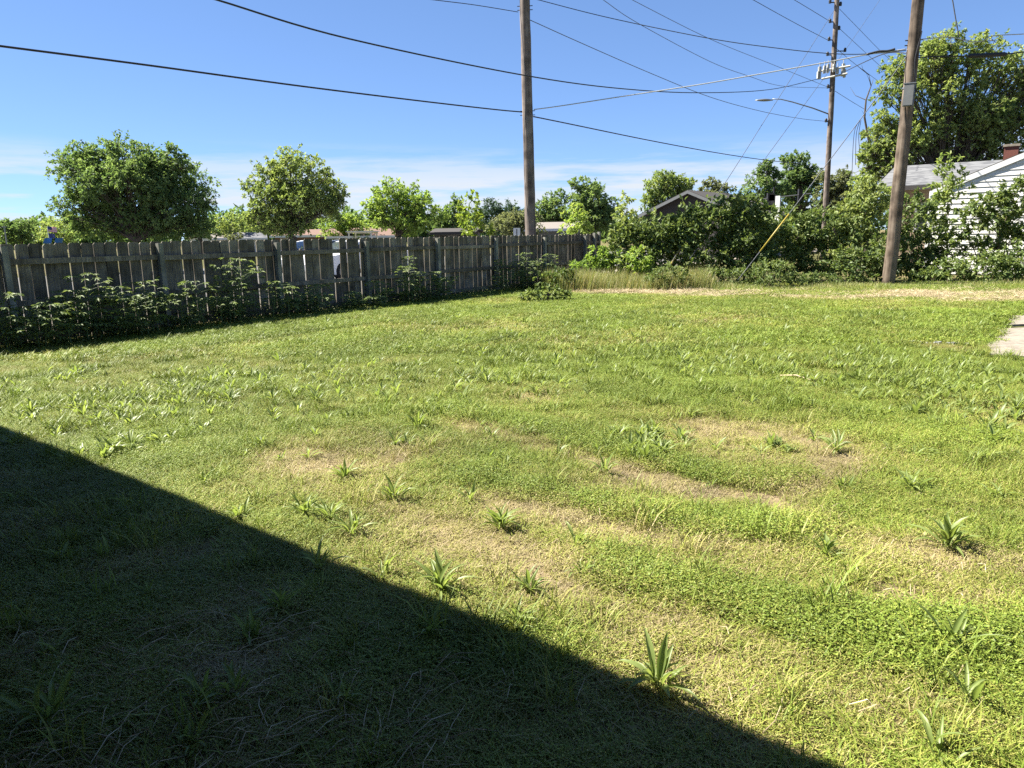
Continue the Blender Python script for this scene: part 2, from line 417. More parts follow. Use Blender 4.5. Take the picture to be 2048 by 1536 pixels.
def sfield(x, y, S):
    out = np.zeros_like(np.asarray(x, float))
    wob = .9 * (fbm(x * 3.1 + 7, y * 3.1, 3) - .5)
    for P, w, a in S:
        dm = np.full_like(out, 1e9)
        for p, q in zip(P[:-1], P[1:]):
            v = q - p; t = np.clip(((x - p[0]) * v[0] + (y - p[1]) * v[1]) / (v @ v), 0, 1)
            dm = np.minimum(dm, np.hypot(x - p[0] - t * v[0], y - p[1] - t * v[1]))
        out = np.maximum(out, a * np.clip(1.5 - dm / w + wob, 0, 1))
    return out
def field(x, y, E):
    s = np.zeros_like(np.asarray(x, float))
    for (cx, cy, a, b, w) in E:
        wob = 1.1 * (fbm(x * 2.1 + cx, y * 2.1, 4) - .5)
        q = np.sqrt(((x - cx) / a) ** 2 + ((y - cy) / b) ** 2) + wob
        s = np.maximum(s, w * np.clip((1.35 - q) / 0.85, 0, 1))
    return s
def straw_line(x): return np.interp(x, [1, 3, 7, 12, 20], [20.8, 20.2, 18.0, 17.2, 16.6])
def straw_amt(x, y):
    """the raked strip of cut straw in front of the shrubs"""
    wig = 1.6 * (fbm(x * .5, y * .5, 3) - .5)
    d = (y - straw_line(x) + wig)
    a = np.clip(1.5 - np.abs(d) / (1.0 + .06 * np.clip(x, 0, 12)), 0, 1)
    return a * np.clip((x - 1.2) / 0.7, 0, 1) * np.clip(.35 + 2.2 * (fbm(x * .7 + 5, y * 1.9 + 3, 4) - .36), 0, 1)
def lushness(x, y): return np.maximum(field(x, y, LUSH), sfield(x, y, LUSHS))
def dryness(x, y):
    near = np.clip((9 - y) / 5, 0, 1)
    base = np.clip((fbm(x * .55 + 3, y * .55 + 8, 4) - .40 + .13 * near) * 1.2, 0, .45) + (.25 + .5 * near) * np.clip(fbm(x * 2.3, y * 2.3, 4) - .42, 0, 1)
    return np.clip(base + np.maximum(field(x, y, DRY), sfield(x, y, DRYS)) * .72 - lushness(x, y) * .42, 0, 1)
def height(x, y):
    inside = np.clip((fence_off(x, y) - .05) / .8, 0, 1) * np.clip((30 - y) / 4, 0, 1) * np.clip((26 - np.abs(x)) / 5, 0, 1)
    h = 0.10 * (fbm(x * .16 + 2, y * .16 + 1, 2) - .5) + 0.035 * (fbm(x * .7, y * .7, 3) - .5)
    return h * inside * np.clip((np.hypot(x, y) - .5) / 2.5, 0.15, 1)

# ------------------------------------------------------------------ ground
def axis(lo, hi, fine0, fine1, step):
    f = np.arange(fine0, fine1 + 1e-6, step)
    o = np.concatenate([[1.5, 3.5, 7, 14, 28, 60, 130, 280, 600, 1400]])
    return np.concatenate([fine0 - o[::-1], f, fine1 + o])
gx = axis(0, 0, -13, 17, .16); gy = axis(0, 0, -3, 26, .16)
X, Y = np.meshgrid(gx, gy, indexing='ij')
g = G(); nx, ny = X.shape
i = np.arange(nx - 1)[:, None] * ny; j = np.arange(ny - 1)[None]
g.add(np.stack([X, Y, height(X, Y)], -1).reshape(-1, 3), np.stack([i + j, i + ny + j, i + ny + j + 1, i + j + 1], -1).reshape(-1, 4),
      dryness(X, Y).ravel())
m, nt, out = new_mat('ground_soil')
a = N(nt, 'ShaderNodeAttribute', attribute_name='tone')
t = N(nt, 'ShaderNodeTexCoord')
n1 = N(nt, 'ShaderNodeTexNoise', Scale=28.0, Detail=8.0, Roughness=0.7); nt.links.new(t.outputs['Object'], n1.inputs['Vector'])
n2 = N(nt, 'ShaderNodeTexNoise', Scale=0.35, Detail=6.0, Roughness=0.6); nt.links.new(t.outputs['Object'], n2.inputs['Vector'])
ad = N(nt, 'ShaderNodeMath', operation='MULTIPLY_ADD'); ad.inputs[1].default_value = 0.9
nt.links.new(n1.outputs['Fac'], ad.inputs[0])
ad2 = N(nt, 'ShaderNodeMath', operation='MULTIPLY_ADD'); ad2.inputs[1].default_value = 0.45; ad2.inputs[2].default_value = -0.45
nt.links.new(n2.outputs['Fac'], ad2.inputs[0])
ad3 = N(nt, 'ShaderNodeMath', operation='ADD'); nt.links.new(a.outputs['Fac'], ad3.inputs[0]); nt.links.new(ad2.outputs[0], ad3.inputs[1])
nt.links.new(ad3.outputs[0], ad.inputs[2])
r = ramp(nt, [(0.10, (0.045, 0.050, 0.018)), (0.35, (0.085, 0.082, 0.028)), (0.65, (0.135, 0.108, 0.052)), (1.0, (0.21, 0.16, 0.095))])
nt.links.new(ad.outputs[0], r.inputs[0])
p = N(nt, 'ShaderNodeBsdfPrincipled', Roughness=0.95); p.inputs['Specular IOR Level'].default_value = 0.1
b = N(nt, 'ShaderNodeBump', Strength=0.7, Distance=0.02)
nt.links.new(n1.outputs['Fac'], b.inputs['Height']); nt.links.new(b.outputs[0], p.inputs['Normal'])
nt.links.new(r.outputs[0], p.inputs['Base Color']); nt.links.new(p.outputs[0], out.inputs[0])
tag(g.build('ground', 'ground_soil', smooth=True), kind='structure')

# paved lot behind the fence
simple('asphalt', (0.10, 0.097, 0.09), 0.92, scale=12, bump=0.3, var=0.2)
g = G()
c0 = fence_xy(-30, -3.4); c1 = fence_xy(60, -3.4); c2 = fence_xy(60, -26); c3 = fence_xy(-30, -26)
g.add([(*c0, .006), (*c1, .006), (*c2, .006), (*c3, .006)], np.array([[0, 1, 2, 3]]))
tag(g.build('parking_lot', 'asphalt'), kind='structure')
g = G()   # pale concrete strip along the back of the fence
c0 = fence_xy(-30, -1.1); c1 = fence_xy(60, -1.1); c2 = fence_xy(60, -3.4); c3 = fence_xy(-30, -3.4)
P = [(*c0, 0), (*c1, 0), (*c2, 0), (*c3, 0)]
g.prism([(q[0], q[1], -.05) for q in P][::-1], (0, 0, .15))
tag(g.build('pavement', 'concrete'), kind='structure')

# concrete slabs at the right edge of the lawn, with grass in the joint
path = bpy.data.objects.new('concrete_path', None); COL.objects.link(path); tag(path, kind='structure')
def slab(px4, zt):
    P = [gnd(*q) for q in px4]
    Q = []
    for k in range(4):                 # slightly broken outline
        a_, b_ = P[k], P[(k + 1) % 4]
        for t_ in np.linspace(0, 1, 7)[:-1]:
            q = a_ * (1 - t_) + b_ * t_ + rng.normal(0, .03, 3) * (0 if t_ == 0 else 1)
            Q.append((q[0], q[1], -.08))
    G().prism(Q[::-1], (0, 0, .08 + zt)).build('slab', 'concrete', path)
slab([(1978, 716), (2330, 735), (2260, 655), (1998, 664)], .05)
slab([(2000, 657), (2262, 647), (2215, 628), (2004, 638)], .055)

# ------------------------------------------------------------------ lawn: instanced clumps of blades
def clump(kind, seed):
    r = np.random.default_rng(seed); g = G()
    def blades(n, rad, h0, h1, w, lean, tn0, tn1):
        th = r.random(n) * 2 * np.pi; q = rad * np.sqrt(r.random(n))
        P = np.stack([q * np.cos(th), q * np.sin(th), np.zeros(n)], 1)
        az = r.random(n) * 2 * np.pi; H = h0 + (h1 - h0) * r.random(n) ** 1.4
        ln = lean * (0.3 + r.random(n))
        D = np.stack([np.cos(az) * ln, np.sin(az) * ln, np.ones(n)], 1)
        S = np.stack([-np.sin(az), np.cos(az), np.zeros(n)], 1) * (w * (.6 + .8 * r.random(n)))[:, None] * .5
        mid = P + D * H[:, None] * .55
        tip = P + D * H[:, None] + np.stack([np.cos(az) * ln, np.sin(az) * ln, -.25 * ln], 1) * H[:, None] * .6
        V = np.stack([P - S, P + S, mid - S * .85, mid + S * .85, tip], 1).reshape(-1, 3)
        b = np.arange(n)[:, None] * 5
        g.add(V, [np.concatenate([b + [[0, 1, 3]], b + [[0, 3, 2]], b + [[2, 3, 4]]])], np.repeat(tn0 + (tn1 - tn0) * r.random(n), 5))
    def leaflets(n, rad, h0, h1, L, tn0, tn1):
        th = r.random(n) * 2 * np.pi; q = rad * np.sqrt(r.random(n))
        P = np.stack([q * np.cos(th), q * np.sin(th), h0 + (h1 - h0) * r.random(n)], 1)
        az = r.random(n) * 2 * np.pi
        D = np.stack([np.cos(az), np.sin(az), r.normal(.1, .35, n)], 1)
        Nn = np.stack([r.normal(0, .45, n), r.normal(0, .45, n), np.ones(n)], 1)
        g.leaves(P, D, Nn, L * (.6 + .8 * r.random(n)), L * .62, tn0 + (tn1 - tn0) * r.random(n), fold=.15)
    if kind == 'clover':      # creeping mat of small leaflets
        leaflets(170, .085, .006, .042, .0080, .0, .85); blades(64, .085, .012, .055, .0030, .9, .1, 1.0)
    elif kind == 'short':     # short mown grass
        blades(100, .085, .012, .048, .0032, 1.0, .0, 1.0); leaflets(40, .085, .004, .02, .008, .2, 1.0)
    elif kind == 'thatch':    # dry flat stubble
        blades(100, .085, .006, .030, .0030, 2.2, .15, 1.0); leaflets(34, .085, .003, .016, .008, .0, .8)
    elif kind == 'long':      # unmown tuft
        blades(30, .05, .04, .15, .0036, .65, .0, .6)
    elif kind == 'coarse':    # bigger, fewer blades for the far lawn
        blades(70, .16, .02, .075, .008, .8, .05, .9); leaflets(60, .16, .008, .04, .026, .05, .9)
    elif kind == 'sward':     # leafy upright grass of the weedy bands
        blades(34, .12, .05, .16, .011, .6, .0, .75)
    elif kind == 'coarsedry':
        blades(75, .16, .01, .04, .007, 1.8, .35, 1.0)
    me = g.mesh('grass_clump_' + kind); me.materials.append(MATS['lawn_blades'])
    return bpy.data.objects.new('grass_clump', me)
CL = bpy.data.collections.new('grass_clumps')
kinds = ['clover', 'clover', 'short', 'short', 'thatch', 'thatch', 'long', 'long', 'coarse', 'coarse', 'coarsedry', 'coarsedry', 'sward', 'sward']
for k, kd in enumerate(kinds):
    o = clump(kd, 100 + k); o.name = 'grass_clump_%02d' % k; CL.objects.link(o)

def instancer(name, pts, idx, rot, scl, dry, vary):
    me = bpy.data.meshes.new(name)
    me.vertices.add(len(pts)); me.vertices.foreach_set('co', pts.astype(np.float32).ravel())
    for nm, ty, arr in (('idx', 'INT', idx.astype(np.int32)), ('rot', 'FLOAT', rot), ('scl', 'FLOAT', scl), ('dry', 'FLOAT', dry), ('vary', 'FLOAT', vary)):
        at = me.attributes.new(nm, ty, 'POINT'); at.data.foreach_set('value', arr if ty == 'INT' else arr.astype(np.float32))
    o = link(name, me)
    ng = bpy.data.node_groups.new(name, 'GeometryNodeTree')
    ng.interface.new_socket('Geometry', in_out='INPUT', socket_type='NodeSocketGeometry')
    ng.interface.new_socket('Geometry', in_out='OUTPUT', socket_type='NodeSocketGeometry')
    nd = ng.nodes; lk = ng.links
    gi = nd.new('NodeGroupInput'); go = nd.new('NodeGroupOutput')
    ci = nd.new('GeometryNodeCollectionInfo'); ci.inputs['Collection'].default_value = CL
    ci.inputs['Separate Children'].default_value = True; ci.inputs['Reset Children'].default_value = True
    iop = nd.new('GeometryNodeInstanceOnPoints'); iop.inputs['Pick Instance'].default_value = True
    def attr(nm, ty):
        a_ = nd.new('GeometryNodeInputNamedAttribute'); a_.data_type = ty; a_.inputs['Name'].default_value = nm
        return a_.outputs[0]
    cx = nd.new('ShaderNodeCombineXYZ'); lk.new(attr('rot', 'FLOAT'), cx.inputs[2])
    cs = nd.new('ShaderNodeCombineXYZ')
    for k in range(3): lk.new(attr('scl', 'FLOAT'), cs.inputs[k])
    er = nd.new('FunctionNodeEulerToRotation'); lk.new(cx.outputs[0], er.inputs[0])
    lk.new(gi.outputs[0], iop.inputs['Points']); lk.new(ci.outputs[0], iop.inputs['Instance'])
    lk.new(attr('idx', 'INT'), iop.inputs['Instance Index'])
    lk.new(er.outputs[0], iop.inputs['Rotation']); lk.new(cs.outputs[0], iop.inputs['Scale'])
    lk.new(iop.outputs[0], go.inputs[0])
    md = o.modifiers.new('clumps', 'NODES'); md.node_group = ng
    return o
def scatter(n, x0, x1, y0, y1):
    return x0 + (x1 - x0) * rng.random(n), y0 + (y1 - y0) * rng.random(n)
SLAB = [np.array([gnd(1978, 716)[:2], gnd(2330, 735)[:2], gnd(2215, 628)[:2], gnd(2000, 638)[:2]])]
def in_quad(x, y, q):
    s = np.ones_like(x, bool)
    for k in range(4):
        a_, b_ = q[k], q[(k + 1) % 4]
        s &= ((b_[0] - a_[0]) * (y - a_[1]) - (b_[1] - a_[1]) * (x - a_[0])) > 0
    return s
LP = []
def lawn_pts(dens, y0, y1, far):
    x0, x1 = -.80 * y1 - 1.6, .80 * y1 + 1.6
    n = int(dens * (x1 - x0) * (y1 - y0))
    x, y = scatter(n, x0, x1, y0, y1)
    k = (np.abs(x) < .80 * np.abs(y) + 1.6) & (fence_off(x, y) > .04) & ~in_quad(x, y, SLAB[0]) & (y < 23.4 - .15 * x)
    x, y = x[k], y[k]
    st = straw_amt(x, y)
    k = rng.random(len(x)) > st * .85
    x, y, st = x[k], y[k], st[k]
    d = np.clip(dryness(x, y) + .35 * st, 0, 1); lu = lushness(x, y)
    u = rng.random(len(x))
    isdry = u < np.clip((d - .22) * 1.35, 0, .85)
    keep = ~(isdry & (rng.random(len(x)) < .12))
    if far:
        idx = np.where(isdry, rng.integers(10, 12, len(x)), rng.integers(8, 10, len(x)))
    else:
        pc = np.clip(.35 + lu, 0, .85)
        idx = np.where(isdry, rng.integers(4, 6, len(x)), np.where(rng.random(len(x)) < pc, rng.integers(0, 2, len(x)), rng.integers(2, 4, len(x))))
        lg = (rng.random(len(x)) < .02 + .09 * (fbm(x * 1.3 + 40, y * 1.3, 3) > .62)) & ~isdry
        idx = np.where(lg, rng.integers(6, 8, len(x)), idx)
    scl = (.75 + .75 * rng.random(len(x))) * (1 + .35 * lu * (~isdry)) * (1 - .15 * d)
    dd = np.clip(d * .85 + rng.normal(0, .07, len(x)), 0, 1)
    va = np.clip(.5 + 1.1 * (fbm(x * 1.1 + 60, y * 1.1 + 20, 3) - .5) + rng.normal(0, .14, len(x)), 0, 1)
    LP.append([np.stack([x, y, height(x, y) - .003], 1)[keep], idx[keep], (rng.random(len(x)) * 6.283)[keep], scl[keep], dd[keep], va[keep]])
lawn_pts(330, .9, 5.5, False)
lawn_pts(260, 5.5, 10.0, False)
lawn_pts(140, 10.0, 24.0, True)
PATCH = ellipses([(1450, 720, 330, 45, 1.0), (300, 800, 190, 50, 1.0), (650, 760, 260, 50, .6), (1680, 720, 200, 60, 1.0), (1150, 680, 260, 35, .6), (1850, 800, 150, 60, .6), (1000, 740, 160, 40, .8), (450, 760, 120, 25, .8),
                  (1250, 640, 500, 20, .45), (1300, 880, 90, 25, .5), (250, 900, 80, 25, .6), (1700, 640, 250, 20, .5), (100, 760, 80, 25, .7)])
x, y = scatter(26000, -14, 17, 6.0, 20.0)
k = (np.abs(x) < .80 * y + 1.6) & (fence_off(x, y) > .3) & ~in_quad(x, y, SLAB[0]) & (straw_amt(x, y) < .3)
k &= rng.random(len(x)) < .10 + .75 * field(x, y, PATCH) * (fbm(x * 1.6 + 3, y * 1.6, 3) > .46)
x, y = x[k], y[k]; n = len(x)
LP.append([np.stack([x, y, height(x, y) - .004], 1), rng.integers(12, 14, n), rng.random(n) * 6.283, .45 + .65 * rng.random(n), np.clip(-.05 + .2 * rng.random(n), 0, 1), np.clip(.12 + .25 * rng.normal(size=n), 0, 1)])
A = [np.concatenate([q[k] for q in LP]) for k in range(6)]
tag(instancer('lawn_grass', *A), 'short patchy lawn grass and clover covering the yard', 'grass', kind='stuff')

# ------------------------------------------------------------------ wooden fence
ANG1 = math.atan2(E1[1], E1[0])
fence = thing('wooden_fence', 'weathered grey dog-ear board fence along the lawn, one board missing', 'fence', (*FA, 0), ANG1)
# local frame: x along the fence, y = towards the street side (-E2), z up
def board_mesh(h, w=.178, z0=.03, ear=.032, notch=None):
    th = .019
    pts = [(-w / 2, z0), (w / 2, z0), (w / 2, h - ear * 1.15), (w / 2 - ear, h), (-w / 2 + ear, h), (-w / 2, h - ear * 1.15)]
    if notch: pts = notch(w, z0, h)
    g = G().prism([(x, 0, z) for x, z in pts], (0, th, 0))
    me = g.mesh('fence_board'); me.materials.append(MATS['fence_wood']); return me
BM = [board_mesh(FENCE_H + d, .184 + e_, ear=.026) for d, e_ in ((0, 0), (.004, .003), (-.005, -.003), (.002, -.004), (-.002, .002))]
pitch = 2.44 / 12.5
s_miss, s_cut = 6.42, 5.56
s0 = -2 * 2.44 - pitch / 2
k = 0; sp = s0
while sp < 7.42 * 2.44:
    if abs(sp - s_miss) < pitch / 2:
        me = board_mesh(.60, notch=lambda w, z0, h: [(-w / 2, z0), (w / 2, z0), (w / 2, h + .03), (.02, h - .02), (-.03, h + .02), (-w / 2, h)])
    elif abs(sp - s_cut) < pitch / 2:
        me = board_mesh(FENCE_H, notch=lambda w, z0, h: [(-w / 2, z0), (w / 2, z0), (w / 2, h - .25), (w * .1, h - .19), (-w * .12, h - .24), (-w / 2, h - .21)])
    else:
        me = BM[random.randrange(5)]
    o = link('board', me, fence)
    o.location = (sp + random.uniform(-.003, .003), .02 + random.uniform(-.003, .003), random.uniform(-.007, .006))
    o.rotation_euler = (random.uniform(-.010, .010), random.uniform(-.011, .011), random.uniform(-.02, .02))
    sp += pitch + (random.uniform(-.004, .004)); k += 1
pg = G().prism([(-.045, -.045, -.05), (.045, -.045, -.05), (.045, .045, -.05), (-.045, .045, -.05)], (0, 0, FENCE_H - .06 + .05))
pm = pg.mesh('fence_post'); pm.materials.append(MATS['post_wood'])
for i in range(-2, 8):
    o = link('post', pm, fence); o.location = (i * 2.44, -.068, random.uniform(-.02, .03))
    o.rotation_euler = (random.uniform(-.012, .012), random.uniform(-.012, .012), random.uniform(-.05, .05))
for s_, h_ in ((7.25, .10), (7.42, .13)):
    o = link('post', pm, fence); o.location = (s_ * 2.44, -.068 if h_ < .12 else .0, h_)
for i in range(-2, 7):
    for z_, hh in ((1.285, .088), (.655, .088), (.13, .088)):
        L_ = 2.44 - .096
        g = G().box((0, 0, 0), (L_, .038, hh))
        o = g.build('rail', 'fence_wood', fence)
        o.location = (i * 2.44 + 1.22, -.021, z_ + random.uniform(-.015, .015)); o.rotation_euler = (0, random.uniform(-.004, .004), 0)
g = G().box((0, 0, 0), (.95, .038, .088)); o = g.build('rail', 'fence_wood', fence); o.location = (7 * 2.44 + .525, -.021, 1.285)

# ------------------------------------------------------------------ trees and shrubs
def shoot_cloud(g, C, rad, n_shoot, per, L, W, tone0, r, up=.35, slen=.45, fill=.55, pts=4, spread=.15, gravity=.25, voids=4):
    """leafy shoots through an ellipsoid, denser towards its surface; returns shoot roots"""
    rad = np.array(rad)
    d = normalize(r.normal(size=(n_shoot, 3)))
    rr = fill + (1 - fill) * r.random(n_shoot) ** .6
    wob = 1 + .22 * np.sin(d[:, 0] * 5 + C[0]) * np.sin(d[:, 2] * 6 + C[1]) + .10 * r.normal(size=n_shoot)
    root = C + d * rad * (rr * wob)[:, None]
    if voids:
        vd = normalize(r.normal(size=(voids, 3))); keep = np.ones(n_shoot, bool)
        for q in range(voids):
            keep &= np.linalg.norm((root - (C + vd[q] * rad * .88)) / rad, axis=1) > r.uniform(.22, .42)
        root, d = root[keep], d[keep]; n_shoot = len(root)
    out = normalize(d + np.array([0, 0, up]) + .5 * r.normal(size=(n_shoot, 3)))
    sl = slen * rad.mean() * (.5 + r.random(n_shoot))
    ct = tone0 + .16 * r.normal(size=n_shoot)
    t = r.random((n_shoot, per))
    bend = np.array([0, 0, -gravity])
    P = root[:, None] + (out[:, None] * t[..., None] + bend * (t ** 2)[..., None]) * sl[:, None, None]
    P = P + r.normal(size=P.shape) * (spread * sl)[:, None, None] * (1.1 - .6 * t[..., None])
    D = out[:, None] + .9 * r.normal(size=P.shape) + np.array([0, 0, -.25])
    Nn = np.array([0, 0, 1.0]) + .55 * r.normal(size=P.shape) + .35 * d[:, None]
    tone = np.clip(ct[:, None] + .14 * r.normal(size=t.shape), 0, 1)
    n = n_shoot * per
    LL = L * (.6 + .8 * r.random(n))
    g.leaves(P.reshape(-1, 3), D.reshape(-1, 3), Nn.reshape(-1, 3), LL, LL * W, tone.ravel(), fold=.22, droop=.12, pts=pts)
    return root, out, sl
def limb(g, a, b, r0, r1, r, n=5, k=5, sag=.06):
    t = np.linspace(0, 1, k)[:, None]; L_ = np.linalg.norm(b - a)
    P = a + (b - a) * t + np.array([0, 0, 1.0]) * (np.sin(t * np.pi) * L_ * sag) + r.normal(size=(k, 3)) * L_ * .025 * np.sin(t * np.pi)
    g.tube(P, np.linspace(r0, r1, k), n, cap=False); return P
def tree(name, label, Y, base_px, blobs, mat, dens=1.0, leaf_px=6.5, trunk=.16, group=None, seed=1, cat='tree', tone=.5,
         trunk_mat='bark', fork=.45, W=.55, min_leaf=.05, up=.35, slen=.45, base_xy=None, leaf_pts=4, fill=.5, depth=.9):
    r = np.random.default_rng(seed)
    bx = np.array(base_xy) if base_xy is not None else np.array([at_y(base_px, 470, Y)[0], Y])
    root = thing(name, label, cat, (bx[0], bx[1], 0), group=group); O = np.array([bx[0], bx[1], 0.0])
    L = max(leaf_px * Y / FPX, min_leaf)
    gl = G(); gb = G()
    cs = []
    for (px, py, rx, ry) in blobs:
        c = at_y(px, py, Y + r.normal() * .12 * rx * Y / FPX)
        a, b = rx * Y / FPX, ry * Y / FPX
        cs.append((c - O, np.array([a, depth * (a + b) / 2 if a < 3 * b else depth * b * 1.3, b]), rx * ry, 1))
    if cat == 'tree':
        sub = []
        for c, q, area, _m in cs:
            if area < 700: sub.append((c, q, area, 1)); continue
            sub.append((c, q * .60, area * .30, 1))
            for _ in range(10):
                d_ = normalize(r.normal(size=3)); k_ = r.uniform(.24, .44)
                sub.append((c + d_ * q * r.uniform(.50, .86), q * k_ * np.array([1, 1, r.uniform(.7, 1.0)]), area * k_ * k_, 0))
        cs = sub
    top = max(c[2] for c, *_ in cs)
    lowest = min(c[2] - q[2] for c, q, *_ in cs)
    fk = np.array([0, 0, max(lowest * .9 + fork * .3, .25 * top)])
    kk = 6; t = np.linspace(0, 1, kk)[:, None]
    P = t * fk + r.normal(size=(kk, 3)) * trunk * .25 * t
    gb.tube(P, np.linspace(trunk * 1.25, trunk * .85, kk) * np.array([1.25, 1, 1, 1, 1, 1]), 9)
    cen = np.mean([c for c, *_ in cs], 0)
    for c, q, area, main in cs:
        n_leaf = dens * (3.9 if cat == 'tree' else 5.5) * math.pi * area / (.5 * leaf_px * leaf_px * W) * max(1, (min_leaf * FPX / Y) / leaf_px) ** -2
        per = 12
        ns = max(8, int(n_leaf / per))
        ro, ou, sl = shoot_cloud(gl, c, q, ns, per, L, W, tone + .06 * r.normal(), r, up=up, slen=slen, fill=fill, pts=leaf_pts)
        P = limb(gb, fk, c, trunk * (.40 if main else .10), trunk * (.14 if main else .04), r, 6)
        ns = len(ro)
        for m_ in r.choice(ns, min(ns, 16 if area > 900 else 7), replace=False):
            a_ = P[r.integers(2, 5)]
            limb(gb, a_, ro[m_], trunk * (.08 if main else .04), trunk * .02, r, 4, 4, .03)
            gb.tube([ro[m_], ro[m_] + ou[m_] * sl[m_] * .8], [trunk * .03, trunk * .012], 3, cap=False)
    gb.build('trunk', trunk_mat, root, smooth=True)
    tag(gl.build('crown', mat, root), kind='stuff')
    return root
tree('shade_tree', 'broad dark green shade tree, the widest crown above the wooden fence', 38, 272,
     [(262, 375, 108, 88), (185, 368, 78, 72), (335, 385, 88, 78), (262, 318, 92, 46), (388, 420, 46, 50), (148, 415, 44, 55),
      (275, 440, 135, 42), (330, 330, 55, 42), (200, 330, 60, 38)], 'leaf_dark', .72, 5.6, .28, seed=11, tone=.5)
tree('shade_tree', 'round olive green tree with a visible forked trunk behind the fence', 36, 583,
     [(587, 362, 78, 58), (540, 385, 52, 62), (640, 385, 52, 56), (590, 418, 92, 44), (508, 425, 26, 30), (672, 410, 24, 40), (575, 450, 70, 18)],
     'leaf_olive', .66, 5.4, .22, seed=12, tone=.5)
tree('shade_tree', 'small rounded yellow-green tree behind the fence beside the olive one', 40, 798,
     [(796, 398, 56, 38), (765, 420, 36, 40), (842, 425, 46, 38), (800, 442, 74, 30)], 'leaf_bright', .72, 5.4, .2, seed=13, tone=.45)
tree('background_tree', 'dark tree behind the small yellow-green tree', 66, 905, [(905, 432, 28, 42), (890, 455, 30, 28)], 'leaf_dark', 1.0, 5, .3, seed=14)
tree('young_tree', 'slender lime green young tree just left of the thick utility pole', 34, 950,
     [(944, 415, 17, 32), (940, 445, 20, 26), (968, 446, 18, 14), (955, 460, 28, 14)], 'leaf_lime', .75, 7.5, .06, seed=15, tone=.55)
tree('conifer', 'dark pointed conifer behind the lime green young tree', 95, 985, [(985, 430, 16, 30), (1000, 440, 22, 26), (968, 437, 14, 24)], 'leaf_conifer', 1.2, 4, .3, seed=16)
tree('conifer', 'dark conifer between the lime young tree and the thick pole', 95, 1022, [(1020, 432, 18, 22), (1032, 440, 20, 22)], 'leaf_conifer', 1.2, 4, .3, seed=17)
tree('background_tree', 'dull olive rounded tree behind the white sign', 58, 1028, [(1028, 442, 44, 26), (1010, 458, 30, 18), (1050, 458, 30, 18)], 'leaf_grey', 1.1, 5, .2, seed=18, tone=.55)
tree('background_tree', 'mid green tree just right of the thick utility pole', 72, 1105, [(1105, 415, 30, 38), (1095, 445, 28, 28)], 'leaf_dark', 1.1, 5, .3, seed=19, tone=.6)
tree('background_tree', 'tall rounded green tree behind the grey roofed house', 70, 1185, [(1182, 390, 46, 36), (1205, 415, 32, 36), (1160, 420, 36, 34), (1190, 445, 50, 24)],
     'leaf_dark', 1.1, 5, .3, seed=20, tone=.72)
tree('young_tree', 'bright young tree at the far end of the fence', 33, 1152, [(1155, 425, 15, 20), (1150, 446, 22, 18), (1140, 462, 26, 12), (1170, 455, 14, 16)],
     'leaf_bright', .75, 7, .05, seed=21, tone=.75)
tree('young_tree', 'pale leaved young tree beside the brown house gable', 38, 1252, [(1254, 408, 13, 22), (1250, 432, 17, 20), (1262, 440, 15, 14)], 'leaf_olive', .8, 6, .05, seed=22, tone=.8)
tree('background_tree', 'rounded green tree rising behind the brown house gable', 74, 1335, [(1335, 368, 50, 30), (1325, 395, 44, 34), (1365, 385, 28, 30), (1340, 430, 40, 24)],
     'leaf_olive', 1.0, 5, .3, seed=23, tone=.4)
tree('background_tree', 'low olive tree behind the brown roof ridge', 84, 1430, [(1430, 378, 36, 20), (1425, 402, 46, 22)], 'leaf_grey', 1.1, 5, .3, seed=24, tone=.5)
tree('background_tree', 'tall loose dark tree behind the antenna', 56, 1530, [(1535, 345, 30, 26), (1515, 375, 26, 22), (1545, 385, 34, 30), (1535, 420, 40, 24)],
     'leaf_dark', .85, 5.5, .25, seed=25, tone=.55)
tree('background_tree', 'dense dark tree left of the street light pole', 62, 1600, [(1592, 335, 38, 30), (1610, 365, 42, 36), (1580, 390, 40, 30), (1600, 420, 50, 24)],
     'leaf_dark', 1.1, 5.5, .3, seed=26, tone=.5)
tree('background_tree', 'dull grey-green tree behind the street light pole', 58, 1672, [(1672, 360, 36, 34), (1680, 395, 42, 34), (1660, 420, 40, 20)], 'leaf_grey', 1.1, 5, .25, seed=27, tone=.4)
tree('big_tree', 'huge spreading tree over the grey shingle roof, green to yellow-green', 38, 1880,
     [(1905, 112, 70, 44), (1850, 128, 56, 44), (1800, 180, 46, 60), (1985, 128, 70, 50), (2050, 135, 60, 50), (1870, 190, 80, 60), (1960, 220, 90, 66), (1775, 270, 44, 62), (1840, 265, 76, 54),
      (1930, 290, 96, 46), (2040, 250, 80, 80), (1748, 285, 26, 40), (1735, 335, 38, 50), (1790, 350, 60, 44), (2100, 180, 90, 90), (1900, 350, 70, 40), (1990, 330, 60, 40)],
     'leaf_olive', .55, 6.0, .36, seed=28, tone=.5, fork=1.2, slen=.4)
tree('background_tree', 'bright leafy tree standing in front of the huge one beside the wooden pole', 30, 1735,
     [(1725, 385, 34, 34), (1750, 400, 40, 40), (1712, 420, 30, 30)], 'leaf_olive', .85, 7, .12, seed=29, tone=.6)
